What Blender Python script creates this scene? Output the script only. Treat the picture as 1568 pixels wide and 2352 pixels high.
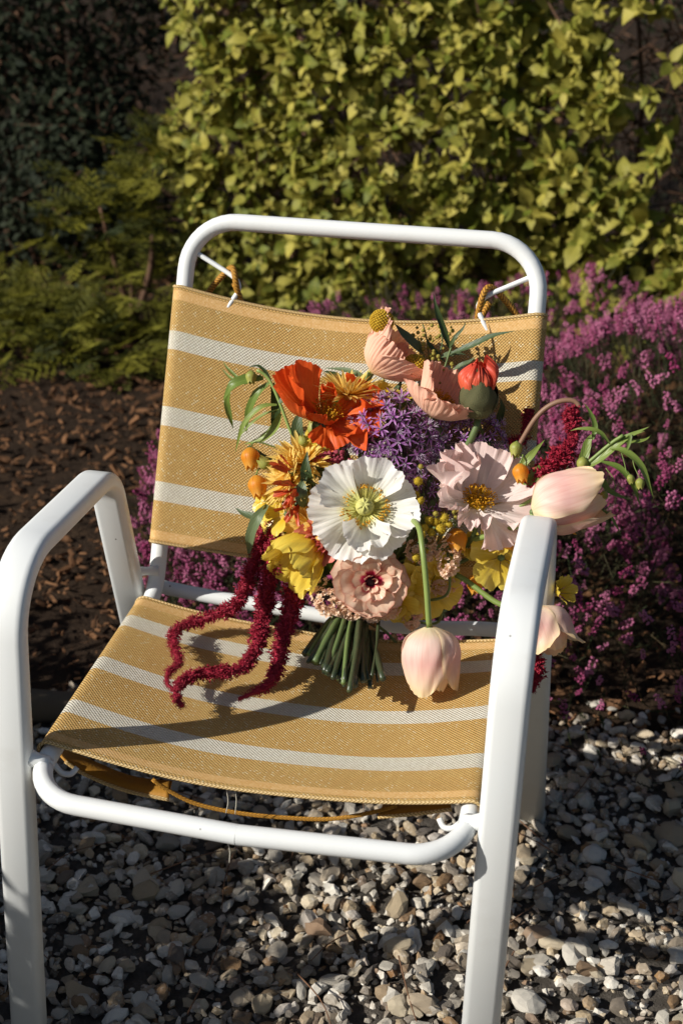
import bpy, math, random
import numpy as np
from mathutils import Matrix, Vector
sc = bpy.context.scene
for o in list(bpy.data.objects): bpy.data.objects.remove(o)
RS = np.random.RandomState(7)
PI = math.pi

# ------------------------------------------------------------------ camera, sky, sun, exposure
CAM = np.array((0.3451, -1.2179, 1.389)); YAW, PITCH, ROLL = map(math.radians, (11.4765, -26.8809, 0.7311)); FPX = 3312.8
_f = np.array([-math.sin(YAW)*math.cos(PITCH), math.cos(YAW)*math.cos(PITCH), math.sin(PITCH)])
_r = np.cross(_f, (0, 0, 1)); _r /= np.linalg.norm(_r); _u = np.cross(_r, _f)
CR = _r*math.cos(ROLL)+_u*math.sin(ROLL); CU = -_r*math.sin(ROLL)+_u*math.cos(ROLL); CF = _f
cam = bpy.data.cameras.new('camera'); cam_o = bpy.data.objects.new('camera', cam); sc.collection.objects.link(cam_o)
cam_o.matrix_world = Matrix(((CR[0], CU[0], -CF[0], CAM[0]), (CR[1], CU[1], -CF[1], CAM[1]), (CR[2], CU[2], -CF[2], CAM[2]), (0, 0, 0, 1)))
cam.sensor_fit = 'VERTICAL'; cam.sensor_height = 36; cam.sensor_width = 24; cam.lens = FPX/2352*36
cam.clip_start = 0.05; cam.clip_end = 500
cam.dof.use_dof = True; cam.dof.focus_distance = 1.72; cam.dof.aperture_fstop = 5.6
sc.camera = cam_o
SUN_EL, SUN_AZ = math.radians(31), math.radians(31.5)      # light travels right and away from the camera
LD = np.array((math.cos(SUN_EL)*math.cos(SUN_AZ), math.cos(SUN_EL)*math.sin(SUN_AZ), -math.sin(SUN_EL)))
w = bpy.data.worlds.new('World'); sc.world = w; w.use_nodes = True
nt = w.node_tree; bg = nt.nodes['Background']
sky = nt.nodes.new('ShaderNodeTexSky'); sky.sky_type = 'NISHITA'; sky.sun_disc = False
sky.sun_elevation = SUN_EL; sky.sun_rotation = math.atan2(-LD[0], -LD[1]) % (2*PI)
nt.links.new(sky.outputs[0], bg.inputs[0]); bg.inputs[1].default_value = 0.05
sun = bpy.data.lights.new('sun', 'SUN'); sun.energy = 4.6; sun.angle = math.radians(0.53); sun.color = (1.0, 0.965, 0.90)
sun_o = bpy.data.objects.new('sun', sun); sc.collection.objects.link(sun_o)
sun_o.rotation_euler = Vector(LD).to_track_quat('-Z', 'Y').to_euler(); sun_o.location = (-4, -3, 4)
sc.view_settings.view_transform = 'Standard'; sc.view_settings.look = 'None'; sc.view_settings.exposure = 0.25; sc.view_settings.gamma = 1
sc.render.engine = 'CYCLES'

# ------------------------------------------------------------------ pixel helpers (photograph at 1568 x 2352)
def ray(u, v):
    d = CF+CR*(u-784)/FPX-CU*(v-1176)/FPX
    return d/np.linalg.norm(d)
def hit(u, v, P, n):
    d = ray(u, v); P = np.array(P, float); n = np.array(n, float)
    return CAM+d*((P-CAM)@n/(d@n))
YB0, ZB0, YB1, ZB1 = 0.404, 0.4065, 0.599, 0.864            # back frame plane, foot and head
BN = np.array((0, -0.91985, 0.39227)); BD = np.array((0, 0.39227, 0.91985))
SN = np.array((0, 0.0286, 0.9996))
def P(u, v, off): return hit(u, v, np.array((0, YB0, ZB0))+BN*off, BN)     # on the back plane, lifted off towards the sitter
def PS(u, v, off): return hit(u, v, np.array((0, 0, 0.418))+SN*off, SN)    # on the seat plane, lifted
def PY(u, v, y): return hit(u, v, (0, y, 0), (0, 1, 0))
def CV(a, b, c):
    n = CR*a+CU*b-CF*c
    return n/np.linalg.norm(n)
def nrm(a): return a/(np.linalg.norm(a)+1e-12)

# ------------------------------------------------------------------ objects
WM = {}
def col(o): sc.collection.objects.link(o); return o
def empty(name, loc, label=None, cat=None, group=None):
    o = col(bpy.data.objects.new(name, None)); o.location = loc; o.empty_display_size = 0.05
    WM[o.name] = Matrix.Translation(loc); tag(o, label, cat, group); return o
def tag(o, label=None, cat=None, group=None, kind=None):
    if label: o['label'] = label
    if cat: o['category'] = cat
    if group: o['group'] = group
    if kind: o['kind'] = kind
    return o
def place(o, M=None, parent=None):
    col(o); M = M or Matrix.Identity(4)
    if parent is not None:
        o.parent = parent; o.matrix_parent_inverse = WM[parent.name].inverted()
    o.matrix_basis = M; WM[o.name] = M
    return o
def npmesh(name, V, F, mat, uv=None, rnd=None, smooth=True):
    """V (n,3), F list of (m,k) int arrays; uv (n,2); rnd (n,)"""
    me = bpy.data.meshes.new(name); V = np.asarray(V, np.float32)
    if not isinstance(F, list): F = [F]
    F = [np.asarray(f, np.int32) for f in F if len(f)]
    idx = np.concatenate([f.ravel() for f in F]); tot = np.concatenate([np.full(len(f), f.shape[1], np.int32) for f in F])
    me.vertices.add(len(V)); me.vertices.foreach_set('co', V.ravel())
    me.loops.add(len(idx)); me.loops.foreach_set('vertex_index', idx)
    me.polygons.add(len(tot)); me.polygons.foreach_set('loop_start', np.concatenate(([0], np.cumsum(tot)[:-1])).astype(np.int32))
    me.polygons.foreach_set('loop_total', tot)
    me.polygons.foreach_set('use_smooth', np.full(len(tot), smooth))
    if uv is not None:
        l = me.uv_layers.new(name='UVMap'); l.data.foreach_set('uv', np.asarray(uv, np.float32)[idx].ravel())
    a = me.attributes.new('rnd', 'FLOAT', 'POINT')
    a.data.foreach_set('value', np.zeros(len(V), np.float32) if rnd is None else np.asarray(rnd, np.float32))
    me.update(calc_edges=True); me.validate()
    if mat: me.materials.append(mat)
    return me
def mob(name, geo, mat, parent=None, M=None, smooth=True, label=None, kind=None):
    V, F, uv = geo[:3]; rnd = geo[3] if len(geo) > 3 else None
    o = bpy.data.objects.new(name, npmesh(name, V, F, mat, uv, rnd, smooth)); place(o, M, parent)
    return tag(o, label, kind=kind)
def merge(gs):
    Vs, Fs, U, Rn = [], {}, [], []; n = 0
    for g in gs:
        V, F, uv = g[:3]
        for f in (F if isinstance(F, list) else [F]):
            f = np.asarray(f)
            if len(f): Fs.setdefault(f.shape[1], []).append(f+n)
        Vs.append(V); U.append(np.zeros((len(V), 2)) if uv is None else uv)
        Rn.append(g[3] if len(g) > 3 else np.zeros(len(V))); n += len(V)
    return np.concatenate(Vs), [np.concatenate(f) for f in Fs.values()], np.concatenate(U), np.concatenate(Rn)
def scatter(var, X, which=None, rs=RS):
    """var: list of geos, X: (n,4,4) transforms -> one merged geo with one random value per copy"""
    X = np.asarray(X); which = rs.randint(len(var), size=len(X)) if which is None else np.asarray(which)
    out = []
    for k, g in enumerate(var):
        T = X[which == k]; m = len(T)
        if not m: continue
        V, F, uv = g[:3]; n = len(V)
        W = np.einsum('mij,nj->mni', T[:, :3, :3], V)+T[:, None, :3, 3]
        off = (np.arange(m)*n)[:, None, None]
        Fs = [(np.asarray(f)[None]+off).reshape(-1, np.asarray(f).shape[1]) for f in (F if isinstance(F, list) else [F])]
        r = np.repeat(rs.rand(m), n)
        out.append((W.reshape(-1, 3), Fs, None if uv is None else np.tile(uv, (m, 1)), r))
    return merge(out)
def rotm(ax, a):
    return np.array(Matrix.Rotation(a, 3, Vector(ax)))
def frame(z, up=(0, 0, 1), roll=0):
    z = nrm(np.asarray(z, float)); up = np.asarray(up, float)
    if abs(nrm(up)@z) > 0.98: up = np.array((0, 1.0, 0.1))
    x = nrm(np.cross(up, z)); y = np.cross(z, x)
    R = np.stack((x, y, z), 1)
    return R@rotm((0, 0, 1), roll)
def mat4(R, t, s=1.0):
    m = np.eye(4); m[:3, :3] = np.asarray(R)*s; m[:3, 3] = t; return m
def tobm(m): return Matrix([list(r) for r in m])
def grid_faces(a, b, wrap=False):
    i = np.arange(a-1)[:, None]; j = np.arange(b if wrap else b-1)[None]; j2 = (j+1) % b
    return np.stack((i*b+j, i*b+j2, (i+1)*b+j2, (i+1)*b+j), -1).reshape(-1, 4)
def smooth_path(pts, n=40):
    p = np.asarray(pts, float); 
    if len(p) == 2: return p[0]+(p[1]-p[0])*np.linspace(0, 1, n)[:, None]
    q = np.vstack((2*p[0]-p[1], p, 2*p[-1]-p[-2])); out = []
    d = np.linalg.norm(np.diff(p, axis=0), axis=1); cs = np.concatenate(([0], np.cumsum(d)))
    for s in np.linspace(0, cs[-1], n):
        k = min(max(np.searchsorted(cs, s)-1, 0), len(p)-2); t = (s-cs[k])/max(d[k], 1e-9)
        a, b, c, e = q[k:k+4]
        out.append(.5*((2*b)+(-a+c)*t+(2*a-5*b+4*c-e)*t*t+(-a+3*b-3*c+e)*t**3))
    return np.array(out)
def fillet(pts, rad, n=8):
    """polyline with rounded corners; rad a number or one per inner corner"""
    p = [np.asarray(a, float) for a in pts]; out = [p[0]]
    for i in range(1, len(p)-1):
        r = rad[i-1] if hasattr(rad, '__len__') else rad
        a = nrm(p[i-1]-p[i]); b = nrm(p[i+1]-p[i]); ang = math.acos(np.clip(a@b, -1, 1)); d = r/math.tan(ang/2)
        c = p[i]+nrm(a+b)*r/math.sin(ang/2); s = p[i]+a*d-c; e = p[i]+b*d-c; th = PI-ang
        for k in range(n+1):
            t = k/n; out.append(c+(s*math.sin((1-t)*th)+e*math.sin(t*th))/math.sin(th))
    out.append(p[-1]); return np.array(out)
def tube(path, rad, ns=12, section=None, side=None, cap=True):
    """swept section; rad number or array; section (k,2) in (side, other) axes; side: fixed side axis"""
    p = np.asarray(path, float); n = len(p); T = np.gradient(p, axis=0); T /= np.linalg.norm(T, axis=1)[:, None]+1e-12
    rad = np.full(n, rad) if np.isscalar(rad) else np.asarray(rad)
    if section is None:
        a = np.linspace(0, 2*PI, ns, endpoint=False); section = np.stack((np.cos(a), np.sin(a)), 1)
    k = len(section); V = np.zeros((n, k, 3)); 
    x = np.cross(T[0], (0.31, 0.2, 0.9)) if side is None else np.asarray(side, float)
    for i in range(n):
        x = x if side is None else np.asarray(side, float)
        x = nrm(x-T[i]*(x@T[i])); y = np.cross(T[i], x)
        V[i] = p[i]+rad[i]*(section[:, :1]*x+section[:, 1:]*y)
    d = np.concatenate(([0], np.cumsum(np.linalg.norm(np.diff(p, axis=0), axis=1))))
    uv = np.stack(np.broadcast_arrays(np.linspace(0, 1, k)[None], d[:, None]), -1).reshape(-1, 2)
    F = [grid_faces(n, k, True)]; Vf = V.reshape(-1, 3)
    if cap: F += [np.arange(k)[None, ::-1], (np.arange(k)+(n-1)*k)[None]]
    return Vf, F, uv
def rrect(w, h, r, n=4):
    out = []
    for cx, cy, a0 in ((w/2-r, h/2-r, 0), (-w/2+r, h/2-r, 90), (-w/2+r, -h/2+r, 180), (w/2-r, -h/2+r, 270)):
        for k in range(n+1):
            a = math.radians(a0+90*k/n); out.append((cx+r*math.cos(a), cy+r*math.sin(a)))
    return np.array(out)
def snoise(t, rs, f):                      # smooth 1d noise
    t = np.asarray(t, float); o = np.zeros_like(t)
    for k in range(4):
        o += rs.uniform(.3, 1)*np.sin(t*f*(0.6+k*.63)+rs.uniform(0, 6.28))
    return o/2.2
def revolve(prof, ns=16):
    prof = np.asarray(prof, float); a = np.linspace(0, 2*PI, ns, endpoint=False)
    V = np.stack((prof[:, :1]*np.cos(a), prof[:, :1]*np.sin(a), np.repeat(prof[:, 1:], ns, 1)), -1).reshape(-1, 3)
    uv = np.stack(np.broadcast_arrays(np.linspace(0, 1, ns)[None], np.linspace(0, 1, len(prof))[:, None]), -1).reshape(-1, 2)
    return V, [grid_faces(len(prof), ns, True)], uv
def xf(g, M): 
    M = np.asarray(M); return (g[0]@M[:3, :3].T+M[:3, 3],)+tuple(g[1:])
def ico(r=1.0, sub=1):
    t = (1+5**.5)/2
    V = [(-1, t, 0), (1, t, 0), (-1, -t, 0), (1, -t, 0), (0, -1, t), (0, 1, t), (0, -1, -t), (0, 1, -t), (t, 0, -1), (t, 0, 1), (-t, 0, -1), (-t, 0, 1)]
    F = [(0, 11, 5), (0, 5, 1), (0, 1, 7), (0, 7, 10), (0, 10, 11), (1, 5, 9), (5, 11, 4), (11, 10, 2), (10, 7, 6), (7, 1, 8), (3, 9, 4), (3, 4, 2), (3, 2, 6), (3, 6, 8), (3, 8, 9), (4, 9, 5), (2, 4, 11), (6, 2, 10), (8, 6, 7), (9, 8, 1)]
    V = [nrm(np.array(v, float)) for v in V]
    for _ in range(sub):
        c = {}; G = []
        def mid(a, b):
            k = (min(a, b), max(a, b))
            if k not in c: V.append(nrm(V[a]+V[b])); c[k] = len(V)-1
            return c[k]
        for a, b, d in F:
            x, y, z = mid(a, b), mid(b, d), mid(d, a); G += [(a, x, z), (b, y, x), (d, z, y), (x, y, z)]
        F = G
    return np.array(V)*r, [np.array(F)], None

# ------------------------------------------------------------------ materials
def lin(h):
    c = [int(h[i:i+2], 16)/255 for i in (0, 2, 4)]
    return tuple((x/12.92 if x <= .04045 else ((x+.055)/1.055)**2.4) for x in c)+(1,)
class NT:
    def __init__(s, name):
        s.m = bpy.data.materials.new(name); s.m.use_nodes = True; s.t = s.m.node_tree; s.t.nodes.clear()
        s.out = s.t.nodes.new('ShaderNodeOutputMaterial')
    def n(s, typ, props=None, **ins):
        k = s.t.nodes.new('ShaderNode'+typ)
        for a, v in (props or {}).items(): setattr(k, a, v)
        for a, v in ins.items(): s.set(k, a, v)
        return k
    def set(s, k, a, v):
        i = k.inputs[int(a[1:])] if a[0] == '_' and a[1:].isdigit() else k.inputs[a.replace('_', ' ')]
        if isinstance(v, tuple) and len(v) == 2 and hasattr(v[0], 'outputs'): s.t.links.new(v[0].outputs[v[1]], i)
        elif hasattr(v, 'outputs'): s.t.links.new(v.outputs[0], i)
        else: i.default_value = v
    def math(s, op, a, b=0.0, c=None):
        k = s.n('Math', {'operation': op}, _0=a, _1=b)
        if c is not None: s.set(k, '_2', c)
        return k
    def ramp(s, fac, stops, interp='LINEAR'):
        k = s.n('ValToRGB', None, Fac=fac); e = k.color_ramp; e.interpolation = interp
        while len(e.elements) < len(stops): e.elements.new(0.5)
        for el, (p, c) in zip(e.elements, stops): el.position = p; el.color = c if len(c) == 4 else tuple(c)+(1,)
        return k
    def mix(s, fac, a, b, typ='MIX'):
        k = s.n('Mix', {'data_type': 'RGBA', 'blend_type': typ}); s.set(k, '_0', fac); s.set(k, '_6', a); s.set(k, '_7', b); return (k, 2)
    def rnd(s):                                   # 0..1 per copy, for merged copies and for single objects alike
        a = s.n('Attribute', {'attribute_name': 'rnd'}); o = s.n('ObjectInfo')
        return s.math('FRACT', s.math('ADD', (a, 'Fac'), (o, 'Random')))
    def fin(s, color, rough=.5, spec=.5, bump=None, bstr=.3, bdist=.001, trans=0, tcol=None, sheen=0, **kw):
        b = s.n('BsdfPrincipled', None, Base_Color=color, Roughness=rough, Specular_IOR_Level=spec)
        if sheen: b.inputs['Sheen Weight'].default_value = sheen
        for a, v in kw.items(): s.set(b, a, v)
        if bump is not None:
            bn = s.n('Bump', None, Strength=bstr, Distance=bdist, Height=bump); s.t.links.new(bn.outputs[0], b.inputs['Normal'])
        sh = b
        if trans:
            tr = s.n('BsdfTranslucent', None, Color=tcol or color)
            mx = s.n('MixShader', None, Fac=trans); s.t.links.new(b.outputs[0], mx.inputs[1]); s.t.links.new(tr.outputs[0], mx.inputs[2]); sh = mx
        s.t.links.new(sh.outputs[0], s.out.inputs[0]); return s.m
def noise(N, scale, detail=3, vec=None, rough=.55, out=0, coord='Object'):
    if vec is None: vec = (N.n('TexCoord'), coord)
    return (N.n('TexNoise', None, Scale=scale, Detail=detail, Roughness=rough, Vector=vec), out)

def m_simple(name, hexc, rough=.5, var=.15, scale=60, trans=0, spec=.5, bstr=.15, hexc2=None):
    N = NT(name); c = lin(hexc); r = N.rnd()
    k = N.mix(r, c, lin(hexc2) if hexc2 else tuple(x*(1-var) for x in c[:3])+(1,))
    nz = noise(N, scale); k2 = N.mix(N.math('MULTIPLY', nz, var*1.6), k, tuple(x*.5 for x in c[:3])+(1,))
    return N.fin(k2, rough, spec, nz, bstr, .001, trans)
def m_petal(name, stops, rough=.5, trans=.3, vein=.18, nv=34, spec=.35, edge=None, bstr=.35, bdist=.0008, tint=None):
    """stops along the petal's length; veins run along it; edge = (colour, sharpness) for a tinted rim"""
    N = NT(name); uv = N.n('TexCoord'); sp = N.n('SeparateXYZ', None, Vector=(uv, 'UV'))
    base = N.ramp((sp, 1), [(p, lin(c)) for p, c in stops])
    vec = N.n('CombineXYZ', None, X=N.math('MULTIPLY', (sp, 0), nv), Y=N.math('MULTIPLY', (sp, 1), 1.6), Z=N.math('MULTIPLY', (N.n('ObjectInfo'), 'Random'), 20.0))
    nz = noise(N, 1.0, 3, vec)
    big = noise(N, 3.0, 2, N.n('CombineXYZ', None, X=(sp, 0), Y=(sp, 1), Z=N.math('MULTIPLY', (N.n('ObjectInfo'), 'Random'), 9.0)))
    dark = N.mix(1.0, base, lin(tint or 'b09a90'), 'MULTIPLY')
    f = N.math('MULTIPLY', N.n('MapRange', None, Value=nz, From_Min=.45, From_Max=.75), vein*2.2)
    c = N.mix(f, base, dark)
    c = N.mix(N.math('MULTIPLY', N.n('MapRange', None, Value=big, From_Min=.4, From_Max=.8), vein), c, dark)
    if edge:
        u2 = N.math('ABSOLUTE', N.math('SUBTRACT', N.math('MULTIPLY', (sp, 0), 2.0), 1.0))
        e = N.math('MAXIMUM', N.math('POWER', u2, edge[1]), N.math('POWER', (sp, 1), edge[1]))
        c = N.mix(N.math('MULTIPLY', e, .85), c, lin(edge[0]))
    return N.fin(c, rough, spec, nz, bstr, bdist, trans, tcol=c)
def m_leaf(name, a, b, rough=.45, trans=.25, spec=.4):
    N = NT(name); r = N.rnd(); uv = N.n('TexCoord'); sp = N.n('SeparateXYZ', None, Vector=(uv, 'UV'))
    c = N.mix(r, lin(a), lin(b))
    u2 = N.math('ABSOLUTE', N.math('SUBTRACT', N.math('MULTIPLY', (sp, 0), 2.0), 1.0))
    vein = N.math('SINE', N.math('ADD', N.math('MULTIPLY', (sp, 1), 40.0), N.math('MULTIPLY', u2, -14.0)))
    rib = N.n('MapRange', None, Value=u2, From_Min=0.0, From_Max=.08, To_Min=1.0, To_Max=0.0)
    nz = noise(N, 25.0, 3)
    c = N.mix(N.math('MULTIPLY', nz, .35), c, tuple(x*.55 for x in lin(a)[:3])+(1,))
    c = N.mix(N.math('MULTIPLY', rib, .35), c, tuple(min(1, x*1.5) for x in lin(b)[:3])+(1,))
    return N.fin(c, rough, spec, N.math('ADD', N.math('MULTIPLY', vein, .25), rib), .25, .0012, trans, tcol=c)

def mat_paint():
    N = NT('white_paint'); t = N.n('TexCoord')
    nz = noise(N, 7.0, 4); sp = (N.n('TexVoronoi', None, Vector=(t, 'Object'), Scale=60.0), 'Distance')
    chip = N.math('MULTIPLY', N.n('MapRange', None, Value=sp, From_Min=.06, From_Max=.08, To_Min=1.0, To_Max=0.0),
                  N.n('MapRange', None, Value=noise(N, 23.0, 2), From_Min=.62, From_Max=.64))
    dirt = N.n('MapRange', None, Value=noise(N, 18.0, 5, None, .65), From_Min=.55, From_Max=.85, To_Max=.22)
    c = N.mix(nz, lin('e2e5e5'), lin('e6e5df')); c = N.mix(dirt, c, lin('b9b2a2')); c = N.mix(chip, c, lin('6a6258'))
    return N.fin(c, .38, .5, noise(N, 900.0, 2), .06, .0004)
M_PAINT = mat_paint()
PITCH_W = 0.0046
def mat_sling(name, stripes, hem):
    """woven mesh fabric: stripes and hem lie along v (metres), yarns as relief"""
    N = NT(name); t = N.n('TexCoord'); sp = N.n('SeparateXYZ', None, Vector=(t, 'UV')); u, v = (sp, 0), (sp, 1)
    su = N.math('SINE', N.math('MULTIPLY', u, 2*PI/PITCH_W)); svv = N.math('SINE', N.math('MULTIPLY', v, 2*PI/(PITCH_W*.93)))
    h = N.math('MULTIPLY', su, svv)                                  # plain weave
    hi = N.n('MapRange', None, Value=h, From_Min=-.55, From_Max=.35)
    # thread-by-thread colour
    cell = N.n('CombineXYZ', None, X=N.math('FLOOR', N.math('MULTIPLY', u, 2/PITCH_W)), Y=N.math('FLOOR', N.math('MULTIPLY', v, 2/(PITCH_W*.93))))
    wn = (N.n('TexWhiteNoise', {'noise_dimensions': '2D'}, Vector=cell), 0)
    streak = noise(N, 1.0, 3, N.n('CombineXYZ', None, X=N.math('MULTIPLY', u, 3.0), Y=N.math('MULTIPLY', v, 110.0)))
    yel = N.mix(wn, lin('d0a762'), lin('deba76'))
    yel = N.mix(N.n('MapRange', None, Value=noise(N, 14.0, 3, (t, 'UV')), From_Min=.4, From_Max=.75, To_Max=.45), yel, lin('c29858'))
    fl = N.math('MULTIPLY', N.math('GREATER_THAN', wn, N.n('MapRange', None, Value=streak, From_Min=.42, From_Max=.72, To_Min=.975, To_Max=.78)), N.math('GREATER_THAN', h, .1))
    yel = N.mix(fl, yel, lin('e3d0a4'))
    wht = N.mix(wn, lin('e9e4d4'), lin('d9d1bd'))
    isw = 0.0
    for a, b in stripes:
        k = N.math('MULTIPLY', N.math('GREATER_THAN', v, a), N.math('LESS_THAN', v, b)); isw = k if isw == 0.0 else N.math('ADD', isw, k)
    c = N.mix(isw, yel, wht)
    c = N.mix(N.math('MULTIPLY', N.math('SUBTRACT', 1.0, hi), .55), c, N.mix(isw, lin('8a6230'), lin('aba08a')))  # crevice shade between the yarns painted into the colour
    ish = 0.0
    for a, b in hem:
        k = N.math('MULTIPLY', N.math('GREATER_THAN', v, a), N.math('LESS_THAN', v, b)); ish = k if ish == 0.0 else N.math('ADD', ish, k)
    fuse = N.mix(wn, lin('cfa163'), lin('d9b27c'))                     # heat-pressed seam, flattened weave
    c = N.mix(N.math('MULTIPLY', ish, .8), c, fuse)
    bmp = N.math('MULTIPLY', hi, N.math('SUBTRACT', 1.0, N.math('MULTIPLY', ish, .75)))
    return N.fin(c, .72, .22, bmp, 1.0, .0014)
M_CORD = None
def mat_cord(c0='6d4712', c1='c38d35'):
    N = NT('cord'); t = N.n('TexCoord'); sp = N.n('SeparateXYZ', None, Vector=(t, 'UV'))
    a = N.math('ADD', N.math('MULTIPLY', (sp, 1), 2*PI/.0045), N.math('MULTIPLY', N.math('ABSOLUTE', N.math('SUBTRACT', N.math('FRACT', N.math('MULTIPLY', (sp, 0), 2.0)), .5)), 12.0))
    s = N.math('SINE', a); f = N.n('MapRange', None, Value=s, From_Min=-1.0, From_Max=.3)
    return N.fin(N.mix(f, lin(c0), lin(c1)), .6, .3, f, .6, .0008)
M_CORD = mat_cord()
def mat_stone():
    N = NT('flint_gravel'); r = N.rnd()
    c = N.ramp(r, [(0, lin('ddd6c8')), (.14, lin('bdb6a8')), (.27, lin('a39a8c')), (.38, lin('867c70')), (.48, lin('ab9778')), (.58, lin('cdbfa4')), (.68, lin('93724c')), (.75, lin('645c55')), (.83, lin('b8a68c')), (.92, lin('e6e0d4')), (1, lin('80592f'))])
    n1 = noise(N, 55.0, 5, None, .65); n2 = noise(N, 190.0, 3, None, .6)
    k = N.mix(N.n('MapRange', None, Value=n1, From_Min=.42, From_Max=.72, To_Max=.5), c, lin('695d4e'))
    k = N.mix(N.n('MapRange', None, Value=n2, From_Min=.55, From_Max=.8, To_Max=.6), k, lin('e6e2d8'))
    return N.fin(k, .75, .3, N.math('ADD', n1, N.math('MULTIPLY', n2, .5)), .6, .0025)
M_STONE = mat_stone()
def mat_ground(name, a, b, c, scale):
    N = NT(name); n1 = noise(N, scale, 6, None, .7); n2 = noise(N, scale*6, 4, None, .7)
    k = N.ramp(n1, [(.3, lin(a)), (.55, lin(b)), (.75, lin(c))]); k = N.mix(N.math('MULTIPLY', n2, .5), k, lin(a))
    return N.fin(k, .95, .1, N.math('ADD', n1, n2), .8, .012)
M_SOIL = mat_ground('soil', '2a211a', '3a2d22', '54412f', 14.0)
M_GRIT = mat_ground('grit', '4a453e', '69625a', '857d72', 60.0)
M_BARK = m_simple('bark_mulch', '8a6344', .85, .35, 120, 0, .15, .5, '32231a')
M_LOG = m_simple('weathered_timber', '6b5d4c', .85, .3, 40, 0, .15, .6)
M_TWIG = m_simple('twig', '7d5d47', .8, .3, 150, 0, .2, .4, '4f3a2c')
M_GOLDLEAF = m_leaf('golden_leaf', '6a7426', 'c2b454', .58, .3, .25)
M_GOLDLEAF_IN = M_GOLDLEAF

# ------------------------------------------------------------------ setting: ground sheets
def sheet(name, pts, z, mat, kind='structure'):
    V = np.array([(x, y, z) for x, y in pts]); o = mob(name, (V, [np.arange(len(V))[None]], None), mat, smooth=False); tag(o, kind=kind); return o
ground = sheet('ground', [(-150, -150), (150, -150), (150, 150), (-150, 150)], -0.02, M_SOIL)
def edge_y(x): return 0.70+0.12*x+0.03*math.sin(x*4.0)                # gravel meets the planting bed
gx = np.linspace(-3.2, 3.2, 41)
gravel_bed = sheet('gravel_bed', [(-3.2, -3.0), (3.2, -3.0)]+[(x, edge_y(x)) for x in gx[::-1]], -0.004, M_GRIT)
planting_bed = sheet('planting_bed', [(x, edge_y(x)-0.02) for x in gx]+[(3.2, 6.5), (-5.5, 6.5), (-5.5, edge_y(-3.2)-.02)], -0.012, M_SOIL)

def stone_geo(rs, sub=1):
    V, F, _ = ico(1, sub); V = V.copy()
    for _ in range(rs.randint(6, 11)):                                   # flat fracture faces
        n = nrm(rs.randn(3)); d = rs.uniform(.32, .72); h = V@n; V -= np.outer(np.maximum(h-d, 0), n)
    V += rs.randn(*V.shape)*.05
    V *= np.array((1.25, rs.uniform(.65, 1.1), rs.uniform(.4, .85)))
    return V, F, None
STONES = [stone_geo(np.random.RandomState(100+i), 1 if i < 12 else 0) for i in range(22)]
def frust(x, y, z=0):                                                  # photograph pixel of a ground point
    d = np.array((x, y, z))-CAM; zz = d@CF
    return 784+FPX*(d@CR)/zz, 1176-FPX*(d@CU)/zz, zz
rs = np.random.RandomState(3); stones = []
def put_stones(n, x0, x1, y0, y1, smin, smax, zz):
    for _ in range(n):
        x, y = rs.uniform(x0, x1), rs.uniform(y0, y1)
        if y > edge_y(x)+abs(rs.randn())*.06-.02: continue
        s = smin+(smax-smin)*rs.beta(1.1, 3.2); stones.append((x, y, zz+s*rs.uniform(.1, .45), s))
put_stones(14000, -.75, 1.35, -.45, 1.0, .006, .014, -.006); NB = len(stones)
put_stones(8800, -.75, 1.2, -.4, .95, .006, .020, .002)
put_stones(520, -.75, 1.2, -.4, .95, .012, .029, .004); NT_ = len(stones)
put_stones(4500, -3.0, 3.0, -2.9, .95, .009, .022, 0.0)
SW = np.array([rs.randint(12) if (NB <= i < NT_ and stones[i][3] > .0095) else 12+rs.randint(10) for i in range(len(stones))])
SX = [mat4(frame((rs.randn()*.35, rs.randn()*.35, 1), (0, 1, .05), rs.uniform(0, 6.28)), (x, y, z), s) for x, y, z, s in stones]
vis = []
for i, (x, y, z, s) in enumerate(stones):
    u, v, d = frust(x, y, z)
    vis.append(s/d if (-20 < u < 1590 and 1650 < v < 2375 and z > s*.2) else 0)
top = set(np.argsort(vis)[::-1][:300].tolist())
SMESH = [npmesh('stone', V, F, M_STONE, None, None, False) for V, F, _ in STONES]
for i in sorted(top):
    o = bpy.data.objects.new('stone', SMESH[SW[i]]); place(o, tobm(SX[i]), gravel_bed)
mob('gravel', scatter(STONES, [SX[i] for i in range(len(SX)) if i not in top], [SW[i] for i in range(len(SX)) if i not in top]), M_STONE, gravel_bed, smooth=False, kind='stuff')

# bark mulch on the bed
def chip_geo(rs):
    a = np.array([(-1, -.4), (.6, -.55), (1, .05), (.5, .55), (-.9, .4)])*rs.uniform(.75, 1.2, (5, 1))
    a[:, 1] *= rs.uniform(.35, .8); h = rs.uniform(.1, .22); n = 5
    b = np.c_[a, -h+rs.randn(n)*.03]; t = np.c_[a*.92, h+rs.randn(n)*.08]; t[:, 2] += .15*a[:, 0]**2*rs.uniform(-1, 1)
    F = [np.arange(n)[None, ::-1], (np.arange(n)+n)[None], np.array([(i, (i+1) % n, n+(i+1) % n, n+i) for i in range(n)])]
    return np.vstack((b, t)), F, None
CHIPS = [chip_geo(np.random.RandomState(40+i)) for i in range(8)]
chips = []
for _ in range(11000):
    x, y = (rs.uniform(-1.7, .9), rs.uniform(.55, 3.2))
    if y < edge_y(x)+.0: continue
    s = rs.uniform(.004, .013)*(2.1 if rs.rand() < .10 else 1); chips.append(mat4(frame((rs.randn()*.45, rs.randn()*.45, 1), (0, 1, .05), rs.uniform(0, 6.28)), (x, y, rs.uniform(-.008, .012)), s))
cv = []
for m in chips:
    u, v, d = frust(*m[:3, 3]); cv.append(np.linalg.norm(m[:3, 0])/d if (0 < u < 350 and 890 < v < 1720) else 0)
ctop = set(np.argsort(cv)[::-1][:200].tolist())
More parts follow.
